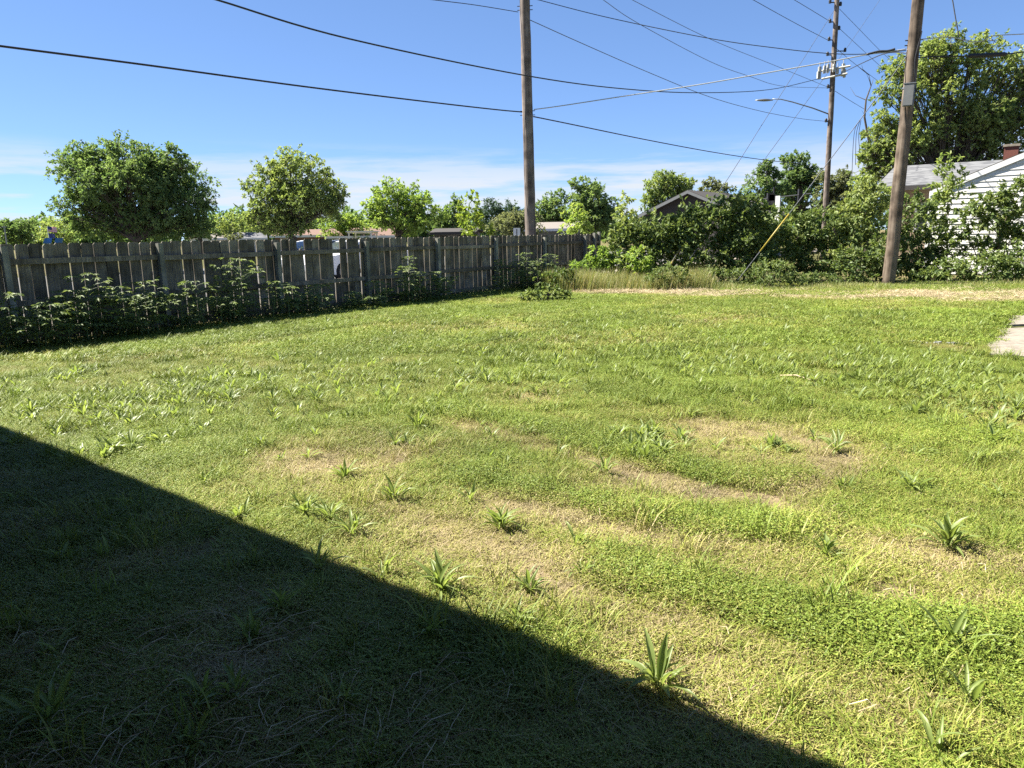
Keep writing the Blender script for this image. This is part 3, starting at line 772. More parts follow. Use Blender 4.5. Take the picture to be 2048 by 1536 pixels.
# far trees along the horizon on the left
for (Y, px, bl, mt, lb, sd) in [
    (80, 42, [(42, 462, 42, 24), (15, 468, 30, 20)], 'leaf_dark', 'dark round far tree beside the flag', 31),
    (110, 120, [(110, 462, 40, 16), (140, 458, 32, 18)], 'leaf_olive', 'olive far tree behind the blue canopies', 32),
    (90, 462, [(462, 448, 26, 20), (445, 462, 22, 18)], 'leaf_olive', 'light green far tree between the two big shade trees', 33),
    (80, 466, [(466, 468, 15, 10)], 'leaf_grey', 'small dark rounded bush tree beside the white gabled house', 34),
    (95, 505, [(500, 452, 22, 20), (520, 460, 26, 18)], 'leaf_dark', 'dark far tree left of the forked trunk', 35),
    (70, 700, [(690, 442, 26, 28), (712, 455, 26, 22), (665, 455, 26, 20)], 'leaf_bright', 'leafy far tree between olive tree and small yellow-green tree', 36),
    (62, 400, [(400, 455, 36, 26)], 'leaf_dark', 'dark low tree tucked under the broad crown', 37),
    (-1, 0, None, None, None, 0)]:
    if bl: tree('far_tree', lb, Y, px, bl, mt, 1.1, 4.5, .2, 'far trees along the horizon', sd)
# bare dead limb with twigs beside the big tree
r = np.random.default_rng(5); g = G()
base = np.array([at_y(1742, 300, 40.0)[0], 40.0, 0.0])
pts = [base, at_y(1746, 330, 40.0), at_y(1729, 235, 40.0), at_y(1732, 200, 40.0), at_y(1742, 172, 40.0), at_y(1738, 150, 40.0)]
g.tube(pts, [.07, .06, .05, .04, .025, .010], 6)
for q in (1, 2, 3, 4, 4, 5, 5):
    a_ = np.array(pts[q]); e_ = a_ + np.array([r.normal() * .6, r.normal() * .4, .3 + .5 * r.random()])
    g.tube([a_, (a_ + e_) / 2 + r.normal(size=3) * .08, e_], [.02, .012, .004], 4)
o = thing('dead_snag', 'bare dead tree limb with twigs beside the big tree', 'tree', tuple(base)); g.v = [v - base for v in g.v]
g.build('trunk', 'bark', o)
# woods that close the horizon
r = np.random.default_rng(77); g = G()
for row in range(2):
    for x in np.linspace(-270, 290, 112):
        Yd = 170 + 30 * row + 12 * r.random(); x = x + r.normal() * 1.5
        h_ = 5.0 + 7.0 * float(fbm(np.array(x * .03 + row * 7), np.array(3.3 + row), 3)) ** 1.3
        shoot_cloud(g, np.array([x, Yd, h_ * .40]), (4.2, 2.6, h_ * .52), 64, 8, 1.15, .6, .32, r, slen=.3, fill=.25, voids=0, spread=.2)
tag(g.build('distant_woods', 'leaf_dark'), 'continuous far woods closing the horizon behind all houses', 'woods', kind='stuff')

# shrubs on the right: a tangled hedgerow, each bush its own thing
def shrub(label, Y, px, blobs, mat='leaf_shrub', dens=.85, leaf_px=8.5, seed=1, tone=.45, group='shrubs of the overgrown hedgerow', **kw):
    a = dict(trunk=.035, cat='shrub', trunk_mat='stem_brown', slen=.42, leaf_pts=7, W=.5, up=.5, fill=.42, depth=.75); a.update(kw)
    return tree(a.pop('name', 'shrub'), label, Y, px, blobs, mat, dens, leaf_px, group=group, seed=seed, tone=tone, **a)
shrub('low yellow-green vine bush against the fence end posts', 22.6, 1190, [(1200, 520, 26, 22), (1170, 535, 28, 16), (1222, 532, 30, 22)], 'leaf_bright', .8, 7.5, 41, .25)
shrub('light green leafy bush between the fence end and hedgerow', 22.8, 1262, [(1252, 468, 30, 28), (1278, 498, 46, 44), (1240, 508, 28, 36)], 'leaf_shrub', .85, 8, 42, .6)
shrub('bright green vine patch low in front of hedgerow start', 21.8, 1278, [(1272, 525, 26, 26), (1300, 540, 20, 18)], 'leaf_bright', .7, 8, 43, .5)
shrub('bush below the left slope of the brown gable roof', 22.6, 1328, [(1318, 468, 48, 34), (1335, 508, 54, 46)], seed=44)
shrub('tall arching bush covering the brown house wall', 22.8, 1420, [(1412, 460, 62, 42), (1458, 422, 46, 28), (1400, 508, 64, 48), (1375, 450, 46, 24)], seed=45)
shrub('arching bush left of the bright yellow guy guard', 22.6, 1492, [(1492, 420, 42, 28), (1490, 465, 52, 50), (1500, 515, 54, 42)], seed=46)
shrub('rounded bush behind the bright yellow guy guard', 23.2, 1572, [(1572, 458, 50, 36), (1562, 505, 56, 46)], seed=47, tone=.4)
shrub('leafy bush at the foot of the street light pole', 22.9, 1640, [(1640, 455, 44, 38), (1640, 510, 50, 44)], seed=48, tone=.42)
shrub('yellow-green bush crown just left of the wooden pole', 22.6, 1712, [(1715, 445, 48, 46), (1740, 400, 30, 30), (1710, 500, 50, 40)], 'leaf_shrub', .85, 8.5, 49, .75)
shrub('dark bush around the foot of the wooden pole', 21.6, 1720, [(1715, 535, 54, 34), (1760, 520, 30, 36)], seed=50, tone=.38)
shrub('dark bush filling the gap between wooden pole and white siding', 23.0, 1828, [(1830, 440, 34, 46), (1825, 495, 42, 50), (1850, 530, 34, 34)], seed=51, tone=.36)
shrub('thin leggy sapling rising to the white rake board', 23.6, 1898, [(1892, 345, 26, 30), (1905, 385, 34, 28), (1885, 420, 28, 28), (1880, 470, 24, 30)], 'leaf_olive', .5, 8, 52, .45)
shrub('low dark bush in front of the white siding', 21.6, 1905, [(1900, 552, 46, 28), (1860, 558, 36, 24)], seed=53, tone=.4)
shrub('vine mass hanging over the upper siding', 22.2, 2000, [(1985, 415, 44, 24), (2030, 392, 34, 28), (1950, 432, 34, 18), (2035, 440, 40, 30)], 'leaf_shrub', .85, 8.5, 54, .5)
shrub('thin vine strands trailing across the lower siding', 22.4, 1960, [(1975, 470, 44, 26), (2035, 480, 34, 34), (1915, 450, 30, 22), (1960, 505, 60, 16), (1890, 490, 26, 24)], 'leaf_shrub', .55, 8.5, 55, .45)
shrub('wide bush at the foot of the siding nearest the slabs', 21.2, 1985, [(1975, 545, 56, 32), (2040, 535, 44, 44)], seed=56, tone=.46)
shrub('sprawling weed bush below the arching bush', 21.3, 1440, [(1440, 556, 60, 15), (1500, 552, 36, 18)], 'leaf_weed', .55, 5.5, 57, .5)
shrub('feathery weed bush below the bright yellow guard', 20.6, 1545, [(1548, 545, 40, 22), (1590, 560, 36, 12)], 'leaf_weed', .55, 5.5, 58, .55)
shrub('low green weed bush between guard and wooden pole', 20.9, 1640, [(1635, 560, 44, 12), (1695, 564, 36, 10)], 'leaf_weed', .55, 5.5, 59, .45)
shrub('upright weed bush beside the straw strip', 20.4, 1345, [(1345, 550, 30, 20), (1312, 558, 22, 10)], 'leaf_weed', .55, 5.5, 60, .45)
shrub('dark weedy bush in the fence corner', 21.0, 1125, [(1122, 552, 26, 14), (1095, 560, 22, 12), (1142, 562, 24, 12)], 'leaf_weed', .9, 8, 61, .3)
shrub('flat mound of pale green weeds at the straw strip end', 17.8, 1095, [(1095, 586, 34, 9), (1065, 594, 24, 7), (1120, 590, 20, 8)], 'leaf_weed', .9, 8, 62, .55)
shrub('leafy weed clump beside the concrete slabs', 12.6, 1962, [(1955, 655, 26, 10), (1980, 640, 20, 9), (1940, 668, 16, 8)], 'leaf_bright', .55, 10, 63, .4, group=None, name='weed_clump')

# weeds growing along the fence, lit only where they reach above its shadow
def fence_weed(label, px, tops, seed, off=.42):
    """several stems with star-like leaf whorls; tops are pixel positions of the shoot tips"""
    r = np.random.default_rng(seed)
    # plan point on the line parallel to the fence
    a = fence_xy(0, off); b_ = fence_xy(1, off)
    base = on_plan(px, 600, a, b_); O = np.array([base[0], base[1], 0.0])
    root = thing('fence_weed', label, 'weed', tuple(O), group='weeds growing along the fence')
    gl = G(); gs = G()
    for (tx, ty, sprd) in tops:
        offr = off + r.uniform(-.22, .28)
        tip = on_plan(tx, ty, fence_xy(0, offr), fence_xy(1, offr)) - O
        foot = np.array([tip[0] * .6 + r.normal() * .08, tip[1] * .6 + r.normal() * .08, 0])
        t = np.linspace(0, 1, 7)[:, None]
        P = foot + (tip - foot) * t + np.array([0, 0, .06]) * np.sin(t * np.pi)
        gs.tube(P, np.linspace(.010, .003, 7), 5)
        W_ = sprd * np.linalg.norm(base[:2]) / FPX
        nb = 10
        for q in range(nb):
            u = .28 + .72 * (q / (nb - 1)) ** .8
            c = foot + (tip - foot) * u
            wdt = W_ * (1.15 - .75 * abs(u - .62)) * r.uniform(.6, 1.1) * (1 if q < nb - 1 else .35)
            for side in range(4 if q < nb - 1 else 6):
                az = r.random() * 6.283
                d = np.array([math.cos(az), math.sin(az), .25 + .3 * r.random()])
                e_ = c + d * wdt
                gs.tube([c, (c + e_) / 2 + [0, 0, .02], e_], [.004, .003, .002], 4, cap=False)
                # palmate whorl of pointed leaflets at the end of the stalk
                k5 = 5; fan = np.linspace(-1.25, 1.25, k5) + r.normal(size=k5) * .1
                Dl = np.stack([np.cos(az + fan), np.sin(az + fan), np.full(k5, -.12) + r.normal(size=k5) * .18], 1)
                Nn = np.tile(np.array([0, 0, 1.0]), (k5, 1)) + r.normal(size=(k5, 3)) * .25
                ll = np.array([.6, .85, 1.0, .85, .6]) * r.uniform(.075, .125)
                gl.leaves(np.tile(e_, (k5, 1)), Dl, Nn, ll, ll * .36, np.clip(.5 + .15 * r.normal() + .1 * r.normal(size=k5), 0, 1), fold=.2, droop=.16, pts=7)
    gs.build('stem', 'stem_green', root); tag(gl.build('foliage', 'leaf_weed', root), kind='stuff')
FW = [(20, [(5, 590, 30), (40, 622, 34), (0, 640, 34), (70, 640, 30), (30, 665, 30)]),
      (105, [(95, 612, 34), (120, 600, 30), (80, 645, 34), (130, 650, 30)]),
      (170, [(175, 552, 34), (160, 585, 36), (190, 590, 34), (150, 630, 36), (200, 640, 34)]),
      (230, [(228, 578, 30), (250, 600, 34), (215, 645, 30), (255, 650, 30)]),
      (285, [(285, 566, 34), (300, 590, 34), (270, 600, 34), (310, 600, 30), (290, 640, 34)]),
      (375, [(382, 566, 26), (360, 590, 26), (400, 600, 26), (370, 640, 26)]),
      (455, [(478, 522, 34), (450, 535, 26), (500, 530, 26), (460, 565, 32), (440, 600, 30), (475, 600, 30)]),
      (485, [(490, 610, 26), (470, 625, 26)]),
      (560, [(555, 565, 22), (575, 575, 20), (560, 600, 22)]),
      (625, [(640, 572, 20), (612, 590, 22), (640, 595, 22), (600, 605, 20)]),
      (708, [(705, 588, 18), (715, 605, 16)]),
      (760, [(755, 566, 18), (775, 580, 18), (750, 595, 16)]),
      (815, [(818, 515, 18), (808, 535, 20), (830, 545, 18), (815, 565, 22), (800, 590, 20), (835, 580, 20)]),
      (870, [(865, 545, 16), (885, 560, 18), (900, 555, 14), (880, 585, 18)]),
      (1005, [(1003, 520, 12), (1010, 540, 14), (1000, 555, 14)]),
      (1045, [(1048, 508, 14), (1035, 525, 16), (1060, 525, 16), (1045, 545, 16), (1075, 520, 14), (1060, 555, 16)]),
      (1100, [(1100, 510, 14), (1090, 530, 14), (1110, 540, 14)])]
LBL = ['bushy weed at the left end of the fence run', 'low weed beside the bushy one at the fence left end', 'tall weed with a pale top below the broad shade tree',
       'thin weed just before the second fence post', 'dense weed wrapped around the second fence post', 'sparse weed just past the second fence post',
       'tallest weed climbing high on boards before the third fence post', 'low weed at the foot of the tallest fence weed', 'weed at the foot of the third fence post',
       'weed spreading below the missing fence board', 'tiny weed just past the missing fence board', 'weed beyond the fourth fence post, left of a bushier one',
       'bushy tall weed midway between fourth and fifth fence posts', 'weed at the foot of the fifth fence post', 'small weed at the foot of the sixth fence post',
       'wide weed clump between sixth and seventh fence posts', 'dark weed at the foot of the seventh fence post']
for k, (px, tops) in enumerate(FW): fence_weed(LBL[k], px, tops, 200 + k)
# undergrowth in the fence's shadow
r = np.random.default_rng(9); g = G(); n = 9000
s_ = -5 + 23.5 * r.random(n); of = .06 + .75 * r.random(n) ** 1.6
P = FA + E1 * s_[:, None] + E2 * of[:, None]
hmax = (.06 + .34 * fbm(s_ * .9, of * 0 + 2.2, 3) ** 1.5) * (1 - .75 * of)
z = hmax * r.random(n)
az = r.random(n) * 6.283
g.leaves(np.column_stack([P, z]), np.stack([np.cos(az), np.sin(az), r.normal(.1, .4, n)], 1), np.stack([r.normal(0, .5, n), r.normal(0, .5, n), np.ones(n)], 1),
         (.03 + .04 * r.random(n)), .02, np.clip(.4 + .2 * r.normal(size=n), 0, 1), pts=4)
tag(g.build('fence_undergrowth', 'leaf_weed'), 'low tangled undergrowth along the foot of the fence', 'undergrowth', kind='stuff')

# tall unmown grass in front of the shrubs
def blades_mesh(g, P, H, w, lean, r, tone):
    n = len(P); az = r.random(n) * 6.283
    ln = lean * (.2 + r.random(n))
    D = np.stack([np.cos(az) * ln, np.sin(az) * ln, np.ones(n)], 1); S = np.stack([-np.sin(az), np.cos(az), np.zeros(n)], 1) * w * .5
    mid = P + D * H[:, None] * .55; tip = P + D * H[:, None] + np.stack([np.cos(az) * ln, np.sin(az) * ln, -.3 * ln], 1) * H[:, None] * .6
    V = np.stack([P - S, P + S, mid - S * .8, mid + S * .8, tip], 1).reshape(-1, 3); b = np.arange(n)[:, None] * 5
    g.add(V, [np.concatenate([b + [[0, 1, 3]], b + [[0, 3, 2]], b + [[2, 3, 4]]])], np.repeat(tone, 5))
r = np.random.default_rng(10); g = G(); n = 26000
x = 1.0 + 17 * r.random(n) ** 1.6; c_ = np.interp(x, [1, 4, 8, 13, 20], [22.2, 21.9, 20.3, 19.9, 19.2])
y = c_ + r.normal(0, .55, n)
hh = np.clip(.55 - .075 * (x - 1.2), .13, .6) * (.45 + .8 * r.random(n)) * (.5 + fbm(x * .8, y * .8, 3))
blades_mesh(g, np.column_stack([x, y, height(x, y)]), hh, .009, .35, r, np.clip(.45 + .5 * (fbm(x * .6 + 9, y * .6, 3) - .4) + .22 * r.normal(size=n), 0, 1))
n = 9000; x = 1.3 + 4.2 * r.random(n); y = 21.5 - .12 * x + r.normal(0, .4, n)
blades_mesh(g, np.column_stack([x, y, height(x, y)]), (.30 + .32 * r.random(n)) * (.5 + fbm(x, y, 3)), .008, .3, r, np.clip(.62 + .25 * r.normal(size=n), 0, 1))
tag(g.build('tall_grass', 'tall_grass'), 'tall unmown grass in front of the hedgerow', 'grass', kind='stuff')
# raked straw strip
r = np.random.default_rng(12); n = 190000
x = .9 + 20 * r.random(n); y = straw_line(x) + r.normal(0, 1.3, n)
k = r.random(n) < straw_amt(x, y) * 1.15; x, y = x[k], y[k]; n = len(x)
g = G(); az = r.random(n) * 6.283; L_ = .06 + .16 * r.random(n)
pile = .10 * straw_amt(x, y) * fbm(x * 1.2, y * 1.9 + 4, 3) * 1.3
P = np.column_stack([x, y, height(x, y) + .01 + pile * r.random(n) ** .5])
D = np.stack([np.cos(az), np.sin(az), r.normal(.05, .22, n)], 1)
g.leaves(P, D, np.stack([r.normal(0, .4, n), r.normal(0, .4, n), np.ones(n)], 1), L_, .0065, np.clip(.66 + .2 * r.normal(size=n), 0, 1), fold=.1, pts=4)
tag(g.build('raked_straw', 'straw_stem'), 'strip of pale raked straw along the back of the lawn', 'straw', kind='stuff')
# loose dead stems in the shaded foreground and sprinkled over the lawn
r = np.random.default_rng(13); g = G()
for k in range(620):
    if k < 420: p0 = gnd(r.uniform(-150, 900), r.uniform(1250, 1700))
    else: p0 = gnd(r.uniform(100, 2000), r.uniform(820, 1500))
    az = r.normal(.55, .8); L_ = r.uniform(.05, .22) if k < 420 else r.uniform(.03, .10)
    q = p0 + np.array([math.cos(az), math.sin(az), 0]) * L_
    z0 = float(height(p0[0], p0[1])); z1 = float(height(q[0], q[1]))
    mz = .03 + .025 * r.random()
    g.tube([(p0[0], p0[1], z0 + .02), ((p0[0] + q[0]) / 2 + r.normal() * .008, (p0[1] + q[1]) / 2, (z0 + z1) / 2 + mz), (q[0], q[1], z1 + .025 * r.random() + .012)],
           [.0019, .0018, .0012], 4, tone=float(np.clip(r.normal(.55, .22), 0, 1)))
tag(g.build('dead_stems', 'straw_stem'), 'loose dead grass stems lying on the lawn', 'straw', kind='stuff')

# ------------------------------------------------------------------ utility poles
def pole_line(px_lo, px_hi, Y):
    a = at_y(*px_lo, Y); b = at_y(*px_hi, Y); return a, (b - a) / (b[2] - a[2])
def make_pole(label, px_lo, px_hi, Y, top, d0, d1, mat):
    a, sl = pole_line(px_lo, px_hi, Y)
    base = a + sl * (0 - a[2])
    root = thing('utility_pole', label, 'utility pole', (base[0], base[1], 0))
    zs = np.linspace(-.3, top, 24)
    P = np.stack([sl[0] * zs, sl[1] * zs, zs], 1)
    P[1:-1, :2] += rng.normal(0, .004, (22, 2))
    G().tube(P, np.linspace(d0, d1, 24) / 2, 18).build('shaft', mat, root, smooth=True)
    ax = lambda z: base + sl * z
    return root, base, ax
def on_pole(root, base, name, g, mat, smooth=False):
    g.v = [v - base for v in g.v]
    return g.build(name, mat, root, smooth)
pC, bC, axC = make_pole('thick grey wooden utility pole standing just behind the fence', (1061, 460), (1049.5, 0), 23.8, 11.4, .355, .29, 'pole_wood')
pR, bR, axR = make_pole('brown wooden utility pole with grey box at the hedgerow', (1779, 549), (1837, 0), 20.82, 10.6, .345, .28, 'pole_wood_brown')
p2, b2, ax2 = make_pole('slim far utility pole carrying the street light', (1652, 400), (1674, 0), 42.0, 16.0, .31, .24, 'pole_wood')
PC, PR, P2 = bC[:2] + 0, bR[:2] + 0, b2[:2] + 0
def zpix(px, py, Y): return at_y(px, py, Y)[2]
def bolt(root, base, ax, z, d, L=.16, r=.012, name='bolt'):
    c = ax(z); d = normalize(np.array(d, float))
    on_pole(root, base, name, G().tube([c - d * L, c + d * L], r, 6), 'dark_metal')
xr = np.array([1.0, 0, 0])
zc = zpix(1055, 222, 23.8)
for z in (zc, zc - .12, zpix(1050, 20, 23.8), zpix(1050, 12, 23.8)): bolt(pC, bC, axC, z, (1, -.1, 0), .23)
for z in (zpix(1820, 90, 20.8), zpix(1818, 112, 20.8), zpix(1818, 80, 20.8)): bolt(pR, bR, axR, z, (1, -.2, 0), .22, .016)
# cable moulding that climbs the thick pole
z_ = np.linspace(.5, 8.5, 16); P = np.array([axC(q) for q in z_]) + np.array([[-.10 + .05 * math.sin(q * 1.3), -.15, 0] for q in z_])
on_pole(pC, bC, 'ground_wire', G().tube(P, .008, 5), 'cable_grey')
z_ = np.linspace(5.0, 6.6, 12); P = np.array([axR(q) for q in z_]) + np.array([[.04 + .05 * math.sin(q * 4), -.165, 0] for q in z_])
on_pole(pR, bR, 'ground_wire', G().tube(P, .016, 6), 'cable_black')
# grey box on the brown pole
c = axR(zpix(1812, 193, 20.8)) + np.array([-.11, -.235, 0])
tl = math.radians(1.5); qz = math.radians(-32); Mx = np.array([[math.cos(tl), 0, math.sin(tl)], [0, 1, 0], [-math.sin(tl), 0, math.cos(tl)]]) @ np.array([[math.cos(qz), -math.sin(qz), 0], [math.sin(qz), math.cos(qz), 0], [0, 0, 1]])
bxg = on_pole(pR, bR, 'terminal_box', G().box(c, (.25, .11, .56), Mx), 'equipment_grey')
o = G().box(c - bR + Mx @ np.array([0, -.062, -.01]), (.215, .012, .50), Mx).build('door', 'equipment_grey', bxg)
o = G().box(c - bR + Mx @ np.array([0, 0, .29]), (.29, .15, .02), Mx).build('cap', 'galvanised', bxg)
on_pole(pR, bR, 'band', G().tube([axR(zpix(1812, 176, 20.8)) + [0, 0, -.02], axR(zpix(1812, 176, 20.8)) + [0, 0, .02]], .175, 18), 'galvanised')
# equipment on the far pole: antenna rack, insulator brackets, street light
zr = zpix(1660, 143, 42)
for dz, L_ in ((.10, 1.5), (-.28, 1.25)):
    c = ax2(zr + dz); d = np.array([.80, -.45, .06 if dz > 0 else .10])
    on_pole(p2, b2, 'rack_bar', G().tube([c - d * L_ * .55 + [0, -.2, 0], c + d * L_ * .55 + [0, -.2, 0]], .055, 8), 'equipment_white')
for k, (px, py, h, w) in enumerate([(1639, 146, .62, .13), (1636, 150, .34, .08), (1649, 139, .38, .11), (1656, 137, .42, .10), (1668, 136, .38, .10), (1675, 141, .34, .10), (1686, 140, .62, .13), (1689, 147, .4, .08)]):
    c = at_y(px, py, 41.75)
    bo = on_pole(p2, b2, 'antenna_box', G().box(c, (w, .16, h)), 'equipment_white')
    G().tube([c - b2 + [0, 0, h / 2], c - b2 + [0, 0, h / 2 + .22]], .018, 5).build('spike', 'equipment_white', bo)
for px, py in [(1660, 5), (1660, 44), (1658, 80), (1655, 110), (1690, 102), (1678, 58), (1681, 10), (1656, 175), (1652, 243)]:
    z = zpix(px, py, 42); c = ax2(z); e_ = at_y(px, py, 42) 
    br = on_pole(p2, b2, 'insulator_bracket', G().tube([c, e_], .03, 6), 'dark_metal')
    G().tube([e_ - b2 + [0, 0, -.04], e_ - b2 + [0, 0, .10], e_ - b2 + [0, 0, .16]], [.07, .075, .04], 8).build('insulator', 'dark_metal', br)
pts = [at_y(px, py, 42) for px, py in ((1657, 228), (1625, 216), (1585, 204), (1562, 198.5), (1545, 198))]
arm = on_pole(p2, b2, 'lamp_arm', G().tube(pts, [.036, .033, .03, .027, .024], 8), 'galvanised', True)
c = at_y(1530, 200.5, 42) - b2
gh = G()
for k in range(9):
    pass
th = np.linspace(0, 1, 7); gh.tube([c + np.array([.42 - .95 * t_, 0, .02 * math.sin(t_ * 3)]) for t_ in th], [.05, .10, .14, .15, .13, .09, .03], 10)
gh.v = [np.column_stack([v[:, 0], v[:, 1], c[2] + (v[:, 2] - c[2]) * .45]) for v in gh.v]
gh.build('lamp_head', 'galvanised', arm, True)

# ------------------------------------------------------------------ overhead wires
def catmull(P, sub=8):
    P = np.array(P); Q = np.vstack([2 * P[0] - P[1], P, 2 * P[-1] - P[-2]]); out = []
    for k in range(1, len(Q) - 2):
        for t_ in np.linspace(0, 1, sub, endpoint=False):
            p0, p1, p2_, p3 = Q[k - 1], Q[k], Q[k + 1], Q[k + 2]
            out.append(.5 * ((2 * p1) + (-p0 + p2_) * t_ + (2 * p0 - 5 * p1 + 4 * p2_ - p3) * t_ ** 2 + (-p0 + 3 * p1 - 3 * p2_ + p3) * t_ ** 3))
    out.append(P[-1]); return np.array(out)
def wire(label, pix, a, b, rad=.012, mat='cable_black', name='overhead_wire', group='overhead wires', cat='wire'):
    P = catmull([on_plan(px, py, a, b) for px, py in pix])
    o = P[0].copy()
    ob = G().tube(P - o, rad, 6).build(name, mat, None, True); ob.location = o
    return tag(ob, label, cat, group), P
back = PC - E1 * 40
wire('thick black cable from the left sky to the thick grey pole', [(-120, 76), (0, 92), (300, 131), (600, 172), (850, 203), (990, 219), (1044, 224)], PC, back, .019, name='overhead_cable', cat='cable')
wire('thick black cable sloping down right from the thick pole behind the hedgerow trees', [(1066, 233), (1130, 246), (1300, 281), (1430, 305), (1530, 320), (1600, 327)], PC, PC + E1 * 40, .019, name='overhead_cable', cat='cable')
wire('long sagging black cable crossing in front of the thick pole to the antenna rack', [(300, -40), (435, 0), (700, 78), (1045, 150), (1240, 177), (1400, 185.5), (1540, 179), (1636, 158)], (at_y(435, 0, 12.0)[0], 12.0), P2, .015, name='overhead_cable', cat='cable')
wire('black cable from the thick pole top to the brown pole passing the far pole', [(1050, -8), (1078, 0), (1220, 36), (1420, 77), (1560, 97), (1660, 107), (1733, 108), (1812, 101)], PC, PR, .011)
wire('thin wire from the left to the thick pole top insulator', [(760, -14), (870, 0), (950, 10), (1036, 24)], PC, back, .010)
wire('thin wire descending from the thick pole to the far pole above its lamp', [(1060, 40), (1160, 85), (1300, 146), (1420, 194), (1520, 222), (1600, 237), (1655, 243)], PC, P2, .011, 'cable_grey')
lf = np.array([-6.0, 14.0])
wire('thin wire from the top sky crossing to the far pole lamp bracket', [(1150, -42), (1207, 0), (1277, 47), (1420, 123), (1500, 153), (1564, 172), (1658, 176)], lf, P2, .009, 'cable_grey')
wire('thin straight wire from the top sky to the far pole beside the lamp bracket wire', [(1180, -45), (1265, 0), (1420, 78), (1545, 129), (1660, 176)], lf, P2, .009, 'cable_grey')
wire('wire reaching the far pole just above its antenna rack', [(1440, -38), (1507, 0), (1590, 46), (1657, 81)], lf, P2, .012)
wire('wire reaching the far pole upper bracket', [(1520, -38), (1589, 0), (1657, 41)], lf, P2, .012)
rt = P2 + (P2 - lf) / np.linalg.norm(P2 - lf) * 30
wire('wire leaving the far pole top towards the big tree', [(1679, 18), (1720, 60), (1760, 101), (1790, 128)], P2, rt, .011)
wire('wire leaving the far pole middle bracket towards the big tree', [(1680, 58), (1733, 107), (1756, 128), (1790, 156)], P2, rt, .011)
wire('wire leaving the far pole rack towards the dead limb', [(1674, 98), (1710, 128), (1748, 156), (1775, 176)], P2, rt, .011)
wire('thin wire leaving the far pole below the rack', [(1670, 182), (1700, 201), (1730, 219)], P2, rt, .012, 'cable_grey')
wire('silver strand climbing from the thick pole to the brown pole', [(1068, 219), (1120, 212), (1250, 192), (1400, 169), (1520, 148), (1640, 127), (1735, 109), (1775, 104), (1812, 98)], PC, PR, .015, 'cable_silver', 'steel_strand')
ob, P = wire('black splice closure bundle on the strand beside the brown pole', [(1733, 109), (1757, 103), (1775, 102), (1790, 98)], PC, PR, .03, name='cable_bundle', cat='cable')
wire('black cable from the antenna rack to the brown pole', [(1690, 143), (1740, 119), (1775, 106), (1812, 106)], P2, PR, .016)
roff = PR + np.array([9.0, -1.6])
wire('black cable from the brown pole off to the right edge', [(1826, 118), (1850, 114), (1935, 112), (2012, 108), (2048, 104), (2160, 92)], PR, roff, .016)
P = [on_plan(px, py, PR, roff) for px, py in ((1936, 112.5), (1940, 112), (1975, 110.5), (2008, 108.5), (2014, 108))]
o0 = P[0].copy(); ob = G().tube(np.array(P) - o0, [.03, .055, .055, .055, .03], 10).build('splice_case', 'cable_black', None, True); ob.location = o0
tag(ob, 'fat black splice case hanging on the right-hand cable', 'splice case')
wire('white drop cable drooping right of the brown pole', [(1828, 80), (1870, 76), (1900, 74), (1940, 83), (1965, 82), (1985, 72), (2048, 68), (2150, 62)], PR, roff, .012, 'cable_silver')
wire('grey cable hanging steeply from the top to the drooping white one', [(1897, -40), (1905, 0), (1911, 36), (1918, 74)], PR + [0, -.3], roff + [0, -.3], .014, 'cable_grey')
# loose hanging service wires at the left of the big tree
hangA = np.array([at_y(1720, 240, 35.0)[0], 35.0])
for k, (x0, x1, yb) in enumerate(((1719, 1703, 370), (1720, 1711, 330), (1722, 1719, 300))):
    wire(('longest', 'second longest', 'shortest')[k] + ' of the loose service wires hanging beside the dead limb', [(x0, 240), ((x0 + x1) / 2 - 3, 270), (x1, yb)], hangA, hangA + [1, 0], .012, name='hanging_wire', group='hanging service wires')
# guy wires with yellow guards
def guy(label, top_px, gpx, plan_a, plan_b, guard, glabel, tie=None):
    d_ = [top_px] + gpx
    wire(label, d_, plan_a, plan_b, .011, 'cable_grey', 'guy_wire', 'guy wires', 'guy wire')
    a_, b_ = [on_plan(px, py, plan_a, plan_b) for px, py in guard]
    o_ = b_.copy(); ob = G().tube([a_ - o_, (a_ + b_) / 2 - o_, [0, 0, 0]], .022, 8).build('guy_guard', 'guard_yellow', None, True); ob.location = o_
    tag(ob, glabel, 'guy guard', 'yellow guy guards')
a3 = np.array([at_y(1468, 560, 20.9)[0], 20.9])
guy('guy wire from the brown pole down to the bright yellow guard', (1818, 106), [(1720, 240), (1662, 317), (1578, 428), (1520, 503), (1476, 560)], PR, a3, ((1578, 428), (1520, 503)), 'bright yellow guy guard standing clear in front of the hedgerow')
a1 = np.array([at_y(1330, 545, 21.2)[0], 21.2])
guy('long guy wire from the far pole top to the guard beside the brown gable', (1670, 18), [(1560, 192), (1454, 360), (1366, 488), (1335, 540)], P2, a1, ((1366, 488), (1342, 528)), 'short yellow guy guard low at the left end of hedgerow')
a2 = np.array([at_y(1385, 520, 21.9)[0], 21.9])
top2 = P2 + (P2 - a2) / np.linalg.norm(P2 - a2) * 6
guy('guy wire crossing the far pole rack down into the arching bush', (1765, -8), [(1690, 101), (1645, 160), (1529, 319), (1455, 416), (1400, 490), (1380, 517)], top2, a2, ((1455, 416), (1400, 490)), 'yellow guy guard mostly hidden inside the arching bush')

